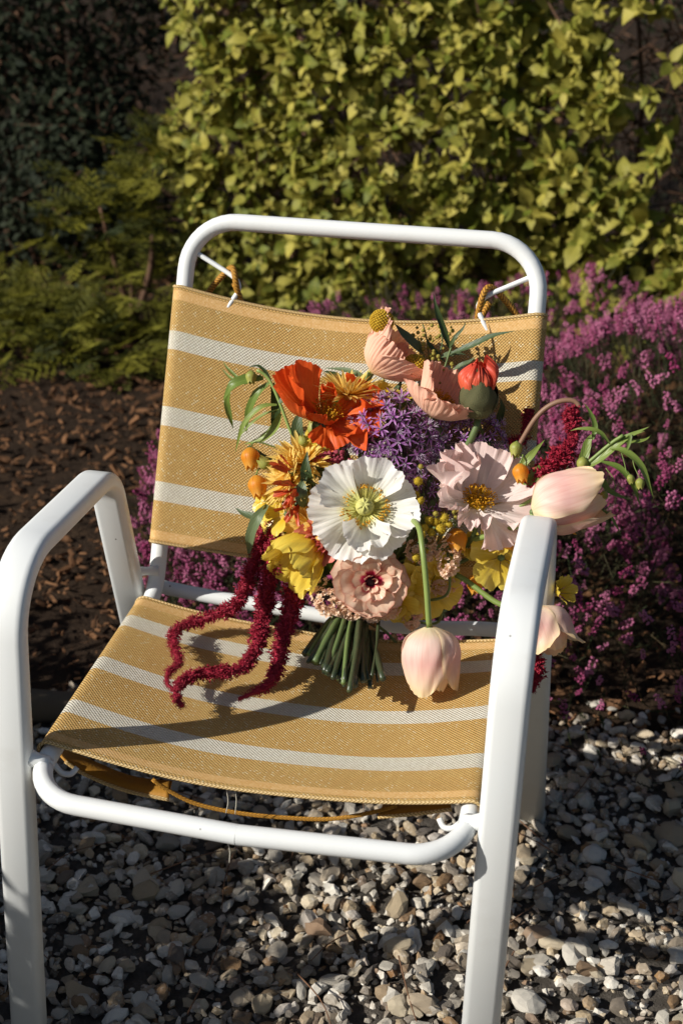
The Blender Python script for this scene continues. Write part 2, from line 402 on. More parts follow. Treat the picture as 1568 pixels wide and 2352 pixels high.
CM = [npmesh('bark_chip', V, F, M_BARK, None, None, False) for V, F, _ in CHIPS]
for i in sorted(ctop): place(bpy.data.objects.new('bark_chip', CM[i % 8]), tobm(chips[i]), planting_bed)
mob('bark_mulch', scatter(CHIPS, [chips[i] for i in range(len(chips)) if i not in ctop]), M_BARK, planting_bed, smooth=False, kind='stuff')
lp = smooth_path([(-1.9, .42, .012), (-1.0, .53, .016), (-.52, .625, .018), (-.36, .66, .01)], 40); lp[:, 2] += snoise(np.arange(40), rs, .5)*.003
log = mob('timber_edging', tube(lp, .028*(1+snoise(np.arange(40), rs, 1.3)*.08), 12), M_LOG)
tag(log, 'weathered round timber edging between the gravel and the bark bed', 'edging')

rs = np.random.RandomState(15); bits = []
for _ in range(60):
    x, y = rs.uniform(-.5, 1.0), rs.uniform(-.1, .72); a = rs.uniform(0, 6.28); Lb = rs.uniform(.02, .09); d = np.array((math.cos(a), math.sin(a), rs.randn()*.1))*Lb
    bits.append(tube(smooth_path([np.array((x, y, .018))-d, np.array((x, y, .021))+rs.randn(3)*.006, np.array((x, y, .017))+d], 7), np.linspace(.0012, .0006, 7), 5, cap=False))
mob('dry_twigs', merge(bits), M_TWIG, gravel_bed, kind='stuff')

# ------------------------------------------------------------------ plants
def leaf_geo(L=1.0, W=.62, fold=.25, curl=.35, ns=6, nt=4, tip=1.0, wob=0.0, seed=0):
    rs_ = np.random.RandomState(seed); s = np.linspace(0, 1, ns+1)[:, None]; t = np.linspace(-1, 1, nt+1)[None]
    wd = W/2*np.sin(PI*np.clip(s, 0, 1)**.72)**.85*(1-.25*s**3)+.004
    x = t*wd; a = curl*s; y = L*np.sin(a*1.0)/max(curl, 1e-3) if curl else L*s+0*t
    y = L*s*np.cos(curl*s*.6)+0*t; z = -L*s*np.sin(curl*s*.6)+fold*np.abs(t)*wd+wob*np.sin(s*7+t*2+rs_.rand()*6)*wd
    V = np.stack(np.broadcast_arrays(x, y, z), -1).reshape(-1, 3)
    uv = np.stack(np.broadcast_arrays((t+1)/2+0*s, s+0*t), -1).reshape(-1, 2)
    return V, [grid_faces(ns+1, nt+1)], uv
GL = [leaf_geo(1, w_, f_*.5, c_, 5, 4, 1, .12, i) for i, (w_, f_, c_) in enumerate([(.62, .3, .5), (.7, .15, .9), (.55, .45, .2), (.66, .25, -.4)])]
def thin(p, r, ns=5): return tube(p, r, ns, cap=False)
# golden-leaved shrub: shoots that end in opposite pairs of leaves
rs = np.random.RandomState(11)
from mathutils import noise as mn
def dens(x, z):
    d = 1.05 if x < -.35 else max(.88, 1.05-(x+.35)*.5)
    n = mn.noise(Vector((x*2.6+4, z*2.9, 1.7)))*1.1+mn.noise(Vector((x*7+1, z*7, 5)))*.6
    return d+n*(.35 if x < -.35 else .95)
shrub = empty('golden_leaved_shrub', (0.2, 2.75, 0), 'dense shrub of lime yellow pointed leaves behind the chair', 'shrub')
leafX, leafW, twigs = [], [], []
def hedge_surf(x, z):
    e = max(0.0, (-.78+.10*mn.noise(Vector((1.3, z*4.0, 9)))-x))                                               # rounded left end
    return 2.36+.16*z+.9*e*e*6+.10*mn.noise(Vector((x*2, z*2, 3)))+.16*max(0, .35-z)
for _ in range(4300):
    x = rs.uniform(-1.02, 1.5); z = rs.uniform(.08, 1.45)
    if x > .65 and rs.rand() < .65: continue
    if dens(x, z) < rs.uniform(.25, .95) or x < -.93+.14*mn.noise(Vector((7, z*5.0, 2))): continue
    y = hedge_surf(x, z)+abs(rs.randn())*.12
    tipp = np.array((x, y, z)); dirn = nrm(np.array((rs.randn()*.5+(-.35 if x < -.7 else 0), -1.0+rs.randn()*.3, rs.uniform(-.15, .8))))
    root = tipp-dirn*rs.uniform(.12, .22)-np.array((0, 0, rs.uniform(0, .08)))
    twigs.append(thin(smooth_path([root, (root+tipp)/2+rs.randn(3)*.01, tipp], 4), np.linspace(.0022, .001, 4), 3))
    R0 = frame(dirn, (0, 0, 1), rs.uniform(0, 6.28)); nn = rs.randint(2, 5); big = rs.uniform(.034, .068)*(1.1 if x > -.1 else .9)
    for k in range(nn):
        p_ = tipp-dirn*(k*rs.uniform(.018, .032)); sz = big*(0.55 if k == 0 else rs.uniform(.8, 1.1)); spread = math.radians(35 if k == 0 else rs.uniform(55, 85))
        for side in (0, PI):
            az = side+k*PI/2+rs.randn()*.25
            out = R0@np.array((math.cos(az), math.sin(az), 0)); d_ = nrm(out*math.sin(spread)+dirn*math.cos(spread)+np.array((0, 0, -.12)))
            nz_ = nrm(dirn*.55+np.array((0, 0, .55))+np.array((-.25, -.3, 0)) + rs.randn(3)*.45); xx = nrm(np.cross(d_, nz_)); zz_ = np.cross(xx, d_)
            leafX.append(mat4(np.stack((xx, d_, zz_), 1), p_, sz*rs.uniform(.9, 1.1))); leafW.append(rs.randint(4))
leafX = np.array(leafX); leafW = np.array(leafW)
lv = []
for m in leafX:
    u, v, d = frust(*m[:3, 3]); lv.append(np.linalg.norm(m[:3, 1])/d*(abs(m[:3, 2]@CF)) if (0 < u < 1568 and 0 < v < 640) else 0)
lt = np.argsort(lv)[::-1][:300]; lmask = np.ones(len(leafX), bool); lmask[lt] = False
GLM = [npmesh('leaf', *g[:2], M_GOLDLEAF, g[2]) for g in GL]
for i in lt: place(bpy.data.objects.new('leaf', GLM[leafW[i]]), tobm(leafX[i]), shrub)
GLS = [leaf_geo(1, w_, f_*.4, c_, 5, 2, 1, .12, i) for i, (w_, f_, c_) in enumerate([(.62, .3, .5), (.7, .15, .9), (.55, .45, .2), (.66, .25, -.4)])]
mob('foliage', scatter(GLS, leafX[lmask], leafW[lmask], rs), M_GOLDLEAF, shrub, kind='stuff')
# woody branches inside, and dead brown twigs
for _ in range(1500):
    x = rs.uniform(-.95, 1.5); z = rs.uniform(.02, 1.4); y = hedge_surf(x, z)+rs.uniform(.08, .55); p_ = np.array((x, y, z)); d_ = nrm(rs.randn(3)*np.array((1, .5, .9)))*rs.uniform(.05, .16)
    twigs.append(thin(smooth_path([p_-d_, p_+rs.randn(3)*.012, p_+d_], 4), np.linspace(.003, .0012, 4), 3))
mob('twigs', merge(twigs), M_TWIG, shrub, kind='stuff')
for k in range(16):
    x = rs.uniform(-.7, 1.4); b = np.array((x, 2.95+rs.rand()*.15, -.02)); t_ = np.array((x+rs.randn()*.25, 2.85+rs.rand()*.2, rs.uniform(.9, 1.35)))
    mob('branch', tube(smooth_path([b, (b+t_)/2+rs.randn(3)*.06, t_], 14), np.linspace(.011, .004, 14), 7), M_TWIG, shrub)

# golden conifer beside it
M_CONIF = m_simple('conifer_spray', '2a3416', .65, .4, 80, .15, .15, .1, '96902e')
def spray_geo(seed, n=5):
    r_ = np.random.RandomState(seed); gs = []
    V = []; F = []
    def seg(a, b, w):
        d = nrm(b-a); x = nrm(np.cross(d, (0, 0, 1.0))); k = len(V); h = np.array((0, 0, w*.5))
        V.extend((a-x*w*.6, a+h, a+x*w*.6, b)); F.extend(((k, k+1, k+3), (k+1, k+2, k+3), (k+2, k, k+3)))
    for i in range(n):
        s = i/n; a = np.array((0, s, -.18*s*s)); L = .5*(1-s)**.8+.1
        for sd in (-1, 1):
            d = nrm(np.array((sd*.8, .75, r_.randn()*.12-.08))); b = a+d*L; seg(a, b, .05)
            for j in range(3):
                q_ = a+(b-a)*(.3+.25*j)
                for s2 in (-1, 1):
                    e = nrm(d*.9+np.array((s2*.55*d[1], -s2*.55*d[0], r_.randn()*.15))); seg(q_, q_+e*L*.34, .045)
    seg(np.array((0, 0, 0.)), np.array((0, 1, -.18)), .05)
    return np.array(V), [np.array(F)], None
SPR = [spray_geo(i) for i in range(5)]
def conifer(loc, label, blobs, n, seed, mat, size=(.09, .16)):
    r_ = np.random.RandomState(seed); o = empty('conifer_shrub', loc, label, 'shrub'); X = []
    for _ in range(n):
        c, rad = blobs[r_.randint(len(blobs))]; c = np.array(c); rad = np.array(rad)
        d = nrm(r_.randn(3)); d[2] = abs(d[2])*.9+.02; d = nrm(d)
        p_ = c+d*rad*r_.uniform(.55, 1.0)
        if p_[2] < .01: continue
        out = nrm(np.array((d[0], d[1], d[2]*.3+.05))+r_.randn(3)*.25); nn = nrm(np.array((0, 0, 1.0))+r_.randn(3)*.3); xx = nrm(np.cross(out, nn)); zz_ = np.cross(xx, out)
        X.append(mat4(np.stack((xx, out, zz_), 1), p_, r_.uniform(*size)))
    mob('foliage', scatter(SPR, X, None, r_), mat, o, smooth=False, kind='stuff')
    for k in range(4):
        b = np.array(loc)+np.r_[r_.randn(2)*.03, -.02]; c, rad = blobs[k % len(blobs)]
        mob('trunk', tube(smooth_path([b, (b+np.array(c))/2+r_.randn(3)*.02, np.array(c)+np.array((0, 0, rad[2]*.5))], 10), np.linspace(.012, .004, 10), 6), M_TWIG, o)
    return o
conifer((-1.02, 2.45, 0), 'feathery golden conifer tucked against the lime yellow shrub', [((-1.0, 2.45, .05), (.22, .22, .22)), ((-1.1, 2.5, .2), (.16, .2, .26)), ((-.98, 2.62, .3), (.09, .16, .26))], 250, 5, M_CONIF, (.06, .11))
conifer((-1.38, 2.35, 0), 'low spreading golden conifer beside the bark mulch', [((-1.28, 2.3, .0), (.28, .26, .15)), ((-1.55, 2.35, .0), (.3, .28, .14)), ((-1.0, 2.25, .0), (.25, .2, .08))], 380, 6, M_CONIF, (.06, .11))
# dark evergreen mass further back
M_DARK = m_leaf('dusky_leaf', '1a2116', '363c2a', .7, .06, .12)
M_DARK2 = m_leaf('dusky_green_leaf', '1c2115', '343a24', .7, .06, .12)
SMALL = [leaf_geo(1, .55, .2, .3, 2, 2, 1, 0, i) for i in range(3)]
def dark_shrub(loc, blobs, label, n, seed, mat, group=None, size=(.018, .036)):
    r_ = np.random.RandomState(seed); o = empty('evergreen_shrub', loc, label, 'shrub', group); X = []; tw = []
    for _ in range(n):
        c, rad = blobs[r_.randint(len(blobs))]; d = nrm(r_.randn(3)); p_ = np.array(c)+d*np.array(rad)*r_.uniform(.5, 1.05)
        if p_[2] < 0: continue
        R_ = frame(nrm(d+r_.randn(3)*.6+np.array((0, -.4, .3))), (0, 0, 1), r_.uniform(0, 6.28)); X.append(mat4(R_, p_, r_.uniform(*size)))
        if r_.rand() < .06:
            e = nrm(d+r_.randn(3)*.5)*r_.uniform(.05, .16); tw.append(thin(np.array([p_-e, p_+r_.randn(3)*.01, p_+e*.4]), np.array([.003, .002, .001]), 4))
    mob('foliage', scatter(SMALL, X, None, r_), mat, o, kind='stuff'); mob('twigs', merge(tw), M_TWIG, o, kind='stuff')
    for k in range(3):
        c, rad = blobs[k % len(blobs)]; b = np.array((c[0]*.6+loc[0]*.4, c[1], -.02))
        mob('trunk', tube(smooth_path([b, (b+np.array(c))/2+r_.randn(3)*.04, np.array(c)], 8), np.linspace(.025, .01, 8), 7), M_TWIG, o)
    return o
dark_shrub((-1.75, 3.1, 0), [((-1.65, 3.1, .35), (.45, .4, .5)), ((-2.15, 3.0, .3), (.5, .45, .5)), ((-1.5, 3.3, .8), (.42, .4, .5)), ((-2.0, 3.1, .85), (.55, .4, .5)), ((-1.35, 3.0, .25), (.3, .3, .35))], 'dusky grey green evergreen shrub behind the golden conifers', 21000, 21, M_DARK, None, (.02, .042))
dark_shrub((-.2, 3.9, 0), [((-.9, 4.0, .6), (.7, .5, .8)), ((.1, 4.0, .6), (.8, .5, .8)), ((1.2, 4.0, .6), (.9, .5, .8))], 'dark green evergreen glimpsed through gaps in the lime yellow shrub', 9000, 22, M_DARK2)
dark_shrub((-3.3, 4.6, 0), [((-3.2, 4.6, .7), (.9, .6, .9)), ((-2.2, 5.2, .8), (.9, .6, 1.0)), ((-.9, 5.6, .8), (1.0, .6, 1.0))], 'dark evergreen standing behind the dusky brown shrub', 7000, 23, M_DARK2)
# off to the left: a low bush that shades the gravel under the chair and the foot of the bed
dark_shrub((-1.2, -.2, 0), [((-1.02, -.48, .33), (.26, .3, .40)), ((-1.0, -.12, .31), (.25, .32, .40)), ((-1.08, .18, .27), (.25, .3, .36)), ((-1.35, .45, .2), (.28, .32, .28)), ((-1.05, -.2, .2), (.28, .6, .40))], 'low dark evergreen bush at the edge of the gravel', 17000, 24, M_DARK2, None, (.03, .055))

# heather
M_HEATH = m_simple('heather_bloom', 'dc88ac', .55, .25, 200, .25, .3, .1, '9a245f')
M_HGREEN = m_simple('heather_green', '39452a', .7, .4, 90, .1, .2, .1, '5c4a36')
def octa(w_=1.0, h0=-1.0, h1=1.0):
    V = np.array([(0, 0, h0), (w_, 0, 0), (0, w_, 0), (-w_, 0, 0), (0, -w_, 0), (0, 0, h1)]); F = [(0, 2, 1), (0, 3, 2), (0, 4, 3), (0, 1, 4), (5, 1, 2), (5, 2, 3), (5, 3, 4), (5, 4, 1)]
    return V, [np.array(F)], None
def bell_geo():
    V, F, _ = octa(.5, -.45, .6); V = V+np.array((0, 0, .45)); return V, F, None
BELL = bell_geo()
def spike_geo(seed):
    r_ = np.random.RandomState(seed); X = []; n = r_.randint(13, 22)
    for i in range(n):
        s = i/n; a = i*2.4+r_.randn()*.4; d = nrm(np.array((math.cos(a), math.sin(a), -.15+r_.randn()*.3))); X.append(mat4(frame(d), np.array((0, 0, .4+.6*s))+d*.04, r_.uniform(.10, .15)*(1-.3*s)))
    return scatter([BELL], X, None, r_)[:3]
SPK = [spike_geo(i) for i in range(5)]
def sprig_geo(seed):
    r_ = np.random.RandomState(seed); V = []; F = []
    for i in range(22):
        s = r_.rand(); a = r_.uniform(0, 6.28); d = np.array((math.cos(a), math.sin(a), .7+r_.rand()*.5)); d = nrm(d)*.13*(1-.4*s); p_ = np.array((0, 0, s)); x = nrm(np.cross(d, (0, 0, 1)))*.016
        k = len(V); V += [p_-x, p_+x, p_+d]; F.append((k, k+1, k+2))
    V = np.array(V); F = np.array(F); st = tube(np.array([(0, 0, -.3), (0, 0, 1.)]), .012, 3, cap=False)
    return merge([(V, [F], None), (st[0], [np.vstack([st[1][0][:, :3], st[1][0][:, [0, 2, 3]]])], None)])[:3]
SPG = [sprig_geo(i+50) for i in range(4)]
def heather(loc, label, c, rad, n, seed, bare=None):
    r_ = np.random.RandomState(seed); o = empty('heather', loc, label, 'heather', None); A, B = [], []
    c = np.array(c); rad = np.array(rad)
    for _ in range(n):
        a = r_.uniform(0, 6.28); q_ = math.sqrt(r_.rand()); x = c[0]+rad[0]*q_*math.cos(a); y = c[1]+rad[1]*q_*math.sin(a)
        h = rad[2]*math.sqrt(max(0, 1-q_**2.6))*(.85+.25*mn.noise(Vector((x*5, y*5, seed))))+c[2]
        if h < .01: h = .01
        out = nrm(np.array(((x-c[0])/rad[0]*.55, (y-c[1])/rad[1]*.55-.15, .95))+r_.randn(3)*.28)
        L = r_.uniform(.03, .065); base = np.array((x, y, max(h-L*.6, .0)))
        R_ = frame(out, (0, 1, 0), r_.uniform(0, 6.28))
        B.append(mat4(R_, base-out*.02, L*1.15)); B.append(mat4(frame(nrm(out+r_.randn(3)*.5), (0, 1, 0), r_.uniform(0, 6.28)), base-out*.03+r_.randn(3)*.015, L)) if r_.rand() < .5 else None
        if r_.rand() < .3: B.append(mat4(frame(nrm(out+r_.randn(3)*.6)), np.array((x, y, h*r_.uniform(.2, .8)))+r_.randn(3)*.02, L*1.2))
        if mn.noise(Vector((x*6+seed, y*6, 2)))+r_.rand()*.9 > (.5 if bare is None else bare): A.append(mat4(R_, base, L))
    mob('foliage', scatter(SPG, B, None, r_), M_HGREEN, o, smooth=False, kind='stuff')
    mob('blossom', scatter(SPK, A, None, r_), M_HEATH, o, kind='stuff')
    return o
heather((.75, 1.45, 0), 'broad mound of pink heather beside the armrest that carries the tulip', (.66, 1.45, .0), (.68, .84, .52), 3000, 31, .28)
heather((.02, 1.32, 0), 'pink heather seen in the gap beneath the chair back', (-.02, 1.25, .0), (.5, .56, .3), 1900, 32, .2)
heather((-.42, 1.22, 0), 'pink heather spilling onto the bark mulch beside the bare armrest', (-.29, 1.2, .0), (.25, .36, .40), 900, 33, .3)
heather((.15, 2.0, 0), 'thin pink heather at the foot of the lime yellow shrub', (.2, 1.95, .0), (.75, .32, .42), 1000, 34, .6)

# ------------------------------------------------------------------ the chair
chair = empty('garden_chair', (0, .24, 0), 'white tubular metal garden armchair with yellow and white striped fabric', 'chair')
SEC = rrect(.042, .024, .009, 4)
M_FOOT = m_simple('foot_cap', 'b9b6aa', .6, .2, 80)
for s in (-1, 1):
    pth = fillet([(s*.2692, -.0496, .004), (s*.2721, .0238, .6348), (s*.2721, .3238, .612), (s*.2844, .5312, .004)], [.085, .06], 10)
    mob('side_frame', tube(pth, 1.0, section=SEC, side=(1, 0, 0)), M_PAINT, chair)
    for p_ in (pth[0], pth[-1]):
        q_ = np.array([p_+(0, 0, .010), p_-(0, 0, .004)]); mob('foot_cap', tube(q_, 1.0, section=rrect(.046, .028, .01, 4), side=(1, 0, 0)), M_FOOT, chair)
TR = .0112
lo = [(0, -.052, .389), (-.238, -.046, .394), (-.239, .02, .4035), (-.2405, .3995, .396), (-.234, .599, .864), (.234, .599, .864), (.2405, .3995, .396), (.239, .02, .4035), (.238, -.046, .394), (0, -.052, .389)]
mob('seat_and_back_frame', tube(fillet(lo, [.058, .3, .05, .066, .066, .05, .3, .058], 10), TR, 16, cap=False), M_PAINT, chair)
xb = [tuple(PY(345, 1341, .425))]+[tuple(PY(u, v, .425)) for u, v in ((420, 1358), (620, 1394), (900, 1437), (1100, 1444), (1175, 1450))]
mob('crossbar', tube(smooth_path(xb, 30), .0098, 14), M_PAINT, chair)
for s in (-1, 1):
    mob('weld', tube(np.array([(s*.232, .002, .405), (s*.242, .001, .407), (s*.250, 0, .409), (s*.256, 0, .41)]), np.array([.008, .0078, .0095, .012]), 12), M_PAINT, chair)
    mob('weld', tube(np.array([(s*.236, .404, .432), (s*.25, .398, .433), (s*.262, .392, .434), (s*.268, .39, .434)]), np.array([.007, .0058, .007, .010]), 10), M_PAINT, chair)
    mob('hook', tube(smooth_path([(s*.226, .583, .825), (s*.195, .578, .810), (s*.170, .572, .798), (s*.161, .568, .789), (s*.161, .563, .780), (s*.168, .557, .768), (s*.176, .553, .755)], 26), .0034, 8), M_PAINT, chair)
    mob('lacing_cord', tube(smooth_path([(s*.214, .590, .762), (s*.196, .586, .785), (s*.176, .580, .806), (s*.168, .570, .807), (s*.163, .562, .792), (s*.160, .566, .768), (s*.163, .582, .765), (s*.172, .584, .785)], 40), .0042, 8), M_CORD, chair)
    mob('hook', tube(smooth_path([(s*.232, .012, .398), (s*.222, .010, .388), (s*.212, .012, .386), (s*.206, .018, .392)], 12), .0034, 8), M_PAINT, chair)

def sling(wf, n0, n1, dip0, dip1, bow, origin, nrmv, dirv, edge_pad=0):
    RT = TR+.0022; xs = []
    a = np.radians(np.linspace(255, 100, 9)); left = [(-1, RT*math.cos(k), RT*math.sin(k)) for k in a]
    mid = [(t, 0, 0) for t in np.linspace(-.985, .985, 49)]
    right = [(1, -RT*math.cos(k), RT*math.sin(k)) for k in a[::-1]]
    sec = left+mid+right; ns = 60; V = np.zeros((ns, len(sec), 3)); uv = np.zeros((ns, len(sec), 2))
    rsn = np.random.RandomState(int(1000*bow)); ph = rsn.rand(4)*6
    for i, s in enumerate(np.linspace(0, 1, ns)):
        v = n0+(n1-n0)*s; wd = wf(v); pu = None; au = 0
        for j, (k, dx, dn) in enumerate(sec):
            if dx == 0 and dn == 0: x = k*wd; n = RT
            else: x = k*wd+dx; n = dn
            t = max(-1, min(1, x/wd)); q = 1-t*t
            n2 = n-bow(s)*q if callable(bow) else n-bow*q*(.75+.25*math.sin(PI*s))
            n2 += .0012*math.sin(5*t+ph[0]+3*s)*q
            dp = (dip0+(dip1-dip0)*s)*q
            p_ = np.array(origin)+np.array((1, 0, 0))*x+np.array(nrmv)*n2+np.array(dirv)*(v-dp)
            V[i, j] = p_; au += 0 if pu is None else np.linalg.norm(p_-pu); pu = p_; uv[i, j] = (au, v)
    return (V.reshape(-1, 3), [grid_faces(ns, len(sec))], uv.reshape(-1, 2)), V
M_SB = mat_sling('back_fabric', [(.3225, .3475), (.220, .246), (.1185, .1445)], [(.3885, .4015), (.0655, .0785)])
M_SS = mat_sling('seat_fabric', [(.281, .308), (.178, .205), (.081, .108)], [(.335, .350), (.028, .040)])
M_BIND = mat_cord('9a7438', 'dcc08a'); M_BIND.name = 'stitched_edge'
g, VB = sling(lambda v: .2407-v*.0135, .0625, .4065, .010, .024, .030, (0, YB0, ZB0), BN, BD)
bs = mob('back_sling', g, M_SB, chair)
def solid(o, t=.0016):
    m = o.modifiers.new('thickness', 'SOLIDIFY'); m.thickness = t; m.offset = 0
solid(bs)
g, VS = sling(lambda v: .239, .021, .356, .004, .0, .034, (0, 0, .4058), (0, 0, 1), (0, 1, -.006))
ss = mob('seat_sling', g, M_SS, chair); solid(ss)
for nm, V_, par in (('edge_binding', VB[-1], bs), ('edge_binding', VB[0], bs), ('edge_binding', VS[0], ss), ('edge_binding', VS[-1], ss)):
    mob(nm, tube(smooth_path(V_[4:-4], 160), .0022, 8), M_BIND, par)
# laced flaps under the seat's front edge
M_FLAP = m_simple('flap_fabric', 'b98432', .6, .25, 300, 0, .3, .4)
def strip(pts_a, pts_b, y, y2):
    a = smooth_path([PY(u, v, y) for u, v in pts_a], 30); b = smooth_path([PY(u, v, y2) for u, v in pts_b], 30)
    V = np.stack((a, a*.5+b*.5+np.array((0, -.004, 0)), b), 1).reshape(-1, 3); uv = np.stack(np.meshgrid(np.linspace(0, .008, 3), np.linspace(0, .2, 30)), -1).reshape(-1, 2)
    return V, [grid_faces(30, 3)], uv
for pa, pb in ((((130, 1712), (200, 1742), (300, 1782), (396, 1795)), ((150, 1748), (200, 1780), (290, 1815), (388, 1836))), (((1036, 1830), (960, 1838), (880, 1848)), ((1036, 1858), (960, 1868), (868, 1876)))):
    o = mob('seat_flap', strip(pa, pb, .075, .05), M_FLAP, chair); solid(o, .002)
    mob('edge_binding', tube(smooth_path([PY(u, v+1, .05) for u, v in pb], 40), .0023, 8), M_BIND, o)
mob('lacing_cord', tube(smooth_path([PY(u, v, .055) for u, v in ((350, 1790), (386, 1815), (450, 1846), (540, 1866), (640, 1877), (760, 1881), (868, 1863), (910, 1850))], 60), .0026, 8), M_CORD, chair)
M_THREAD = m_simple('thread', 'd8d2c0', .7, .1)
for pp, y in ((((520, 1812), (524, 1840), (519, 1868)), .03), (((540, 1815), (543, 1838), (540, 1870)), .03), (((526, 1905), (522, 1930), (528, 1955), (527, 1982)), -.03)):
    mob('loose_thread', tube(smooth_path([PY(u, v, y) for u, v in pp], 12), .0006, 5), M_THREAD, ss)

# ------------------------------------------------------------------ the bouquet
TIE = P(822, 1405, .055)
bouquet = empty('bouquet', tuple(P(790, 1560, .17)), 'tied bouquet of poppies, tulips, alliums and trailing red amaranth on the chair', 'bouquet')
M_STEM = m_simple('green_stem', '6c7f48', .5, .25, 90, 0, .4, .2, '56663c')
M_STEMD = m_simple('cut_stem', '4c5638', .36, .55, 160, 0, .5, .5, '1f2a1e')
M_GREEN = m_leaf('fresh_leaf', '6c8338', '8d9d4c', .4, .25)
M_GREY = m_leaf('grey_green_leaf', '4c5e3c', '71805a', .45, .2)
M_DKLEAF = m_leaf('dark_leaf', '33441f', '4a5a30', .4, .15)

def fan(R, ha, a0, a1, rs_, r0=.003, pl=9, pa=.014, ruf=.06, tip=.12, ns=18, nt=52, mid=None, jag=.035, xc=None, lift=0.0):
    s = np.linspace(0, 1, ns); t = np.linspace(-1, 1, nt)
    al = np.radians(a0+(a1-a0)*s) if mid is None else np.radians(np.interp(s, [0, .5, 1], [a0, mid, a1]))
    ds = 1/(ns-1); cr = np.concatenate(([0], np.cumsum((np.cos(al[1:])+np.cos(al[:-1]))/2)))*ds; cz = np.concatenate(([0], np.cumsum((np.sin(al[1:])+np.sin(al[:-1]))/2)))*ds
    Rt = R*(1-tip*np.abs(t)**3+snoise(t, rs_, 5)*jag*1.6+snoise(t, rs_, 26)*jag*.8)
    S = s[:, None]; T = t[None]
    d = pa*R*S**.8*(np.sin(pl*T*PI+rs_.rand()*6+1.3*np.sin(2*T))+.5*np.sin(pl*2.3*T*PI+rs_.rand()*6))*.5*(1-.3*S)
    d = d+ruf*R*S**2.5*snoise(T+0*S, rs_, 4)+ruf*.5*R*S**5*snoise(T+0*S, rs_, 13)+ruf*.5*R*S*snoise(T*1.0+S*1.5, rs_, 3)
    xc = rs_.uniform(-.12, .22) if xc is None else xc
    d = d+xc*R*S**1.2*T*T+lift*R
    r = r0+Rt[None]*cr[:, None]-np.sin(al)[:, None]*d; z = Rt[None]*cz[:, None]+np.cos(al)[:, None]*d
    phi = np.radians(ha)*T*(.6+.4*S**.5)
    V = np.stack((r*np.sin(phi), r*np.cos(phi), z), -1).reshape(-1, 3)
    uv = np.stack(np.broadcast_arrays((T+1)/2+0*S, S+0*T), -1).reshape(-1, 2)
    return V, [grid_faces(ns, nt)], uv
def cup(L, Rm, ha, rs_, prof=((0, .08), (.12, .55), (.4, 1), (.75, .86), (1, .6)), wp=None, ns=18, nt=14, roff=0.0, ruf=.02, flare=0, pl=0, pa=0.0, jag=0.0, edge=0.0):
    s = np.linspace(0, 1, ns); t = np.linspace(-1, 1, nt); S = s[:, None]; T = t[None]
    px_, py_ = zip(*prof); r = np.interp(s, px_, py_); k = np.array([.25, .5, .25])
    for _ in range(3): r[1:-1] = np.convolve(r, k, 'valid')
    wv = (np.clip(1-((s-.5)/.60)**4, .0, 1)**.5 if wp is None else np.interp(s, *wp)); wv[0] = max(wv[0], .3)
    rr = Rm*r[:, None]*(1+roff+ruf*snoise(T*1.0+S, rs_, 5))+Rm*flare*S**6-.05*Rm*(T**2)*(1-S)
    phi = np.radians(ha)*T*wv[:, None]; z = L*(S-.05*S*T**2*1.2)+0*T
    if pl:
        rr = rr+pa*Rm*S**.7*(np.sin(pl*T*PI+rs_.rand()*6+1.5*np.sin(2.2*T+rs_.rand()*6)+.6*S)+.4*np.sin(pl*1.9*T*PI+rs_.rand()*6))+edge*Rm*S**5*snoise(T+0*S, rs_, 9)
        z = z*(1+jag*snoise(T, rs_, 6)+jag*.5*snoise(T, rs_, 21))*(1-.16*np.abs(T)**3*S)
    V = np.stack((rr*np.sin(phi), rr*np.cos(phi), z), -1).reshape(-1, 3)
    uv = np.stack(np.broadcast_arrays((T+1)/2+0*S, S+0*T), -1).reshape(-1, 2)
    return V, [grid_faces(ns, nt)], uv
def ray_petal(L, W, a0, a1, rs_, r0=.003, ns=6, nt=3, ch=.3):
    s = np.linspace(0, 1, ns); t = np.linspace(-1, 1, nt); al = np.radians(a0+(a1-a0)*s); ds = 1/(ns-1)
    cr = np.concatenate(([0], np.cumsum((np.cos(al[1:])+np.cos(al[:-1]))/2)))*ds; cz = np.concatenate(([0], np.cumsum((np.sin(al[1:])+np.sin(al[:-1]))/2)))*ds
    wd = W/2*np.interp(s, [0, .25, .7, .92, 1], [.45, .8, 1, .6, .05])[:, None]; T = t[None]
    x = T*wd; d = ch*np.abs(T)*wd; y = r0+L*cr[:, None]-np.sin(al)[:, None]*d; z = L*cz[:, None]+np.cos(al)[:, None]*d
    V = np.stack(np.broadcast_arrays(x, y, z), -1).reshape(-1, 3)
    uv = np.stack(np.broadcast_arrays((T+1)/2+0*s[:, None], s[:, None]+0*T), -1).reshape(-1, 2)
    return V, [grid_faces(ns, nt)], uv
def spin(g, az, tilt=0):
    return xf(g, mat4(rotm((0, 0, 1), math.radians(az-90))@rotm((1, 0, 0), math.radians(tilt)), (0, 0, 0)))
def head(name, pos, N, label, geo, mat, roll=0, up=None):
    """a flower's own mesh (its centre or stem) set at pos facing N; petals become its children"""
    R_ = frame(N, CU if up is None else up, roll); M = tobm(mat4(R_, pos))
    o = mob(name, geo, mat, bouquet, M, label=label); return o, M
def stem_to(pos, N, rad=.0028, bend=.06, end=None, mids=None, mat=None, taper=1.0, flower=None, M=None, name='stem'):
    end = TIE+RS.randn(3)*.006 if end is None else end
    pts = [np.array(pos)]+([np.array(m) for m in mids] if mids is not None else [np.array(pos)-np.array(N)*bend, (np.array(pos)-np.array(N)*bend)*.5+end*.5+BN*-.01])+[np.array(end)]
    return mob(name, tube(smooth_path(pts, 26), rad*np.linspace(1, taper, 26), 9), mat or M_STEM, flower or bouquet)
def ball(r, sub=2): return ico(r, sub)

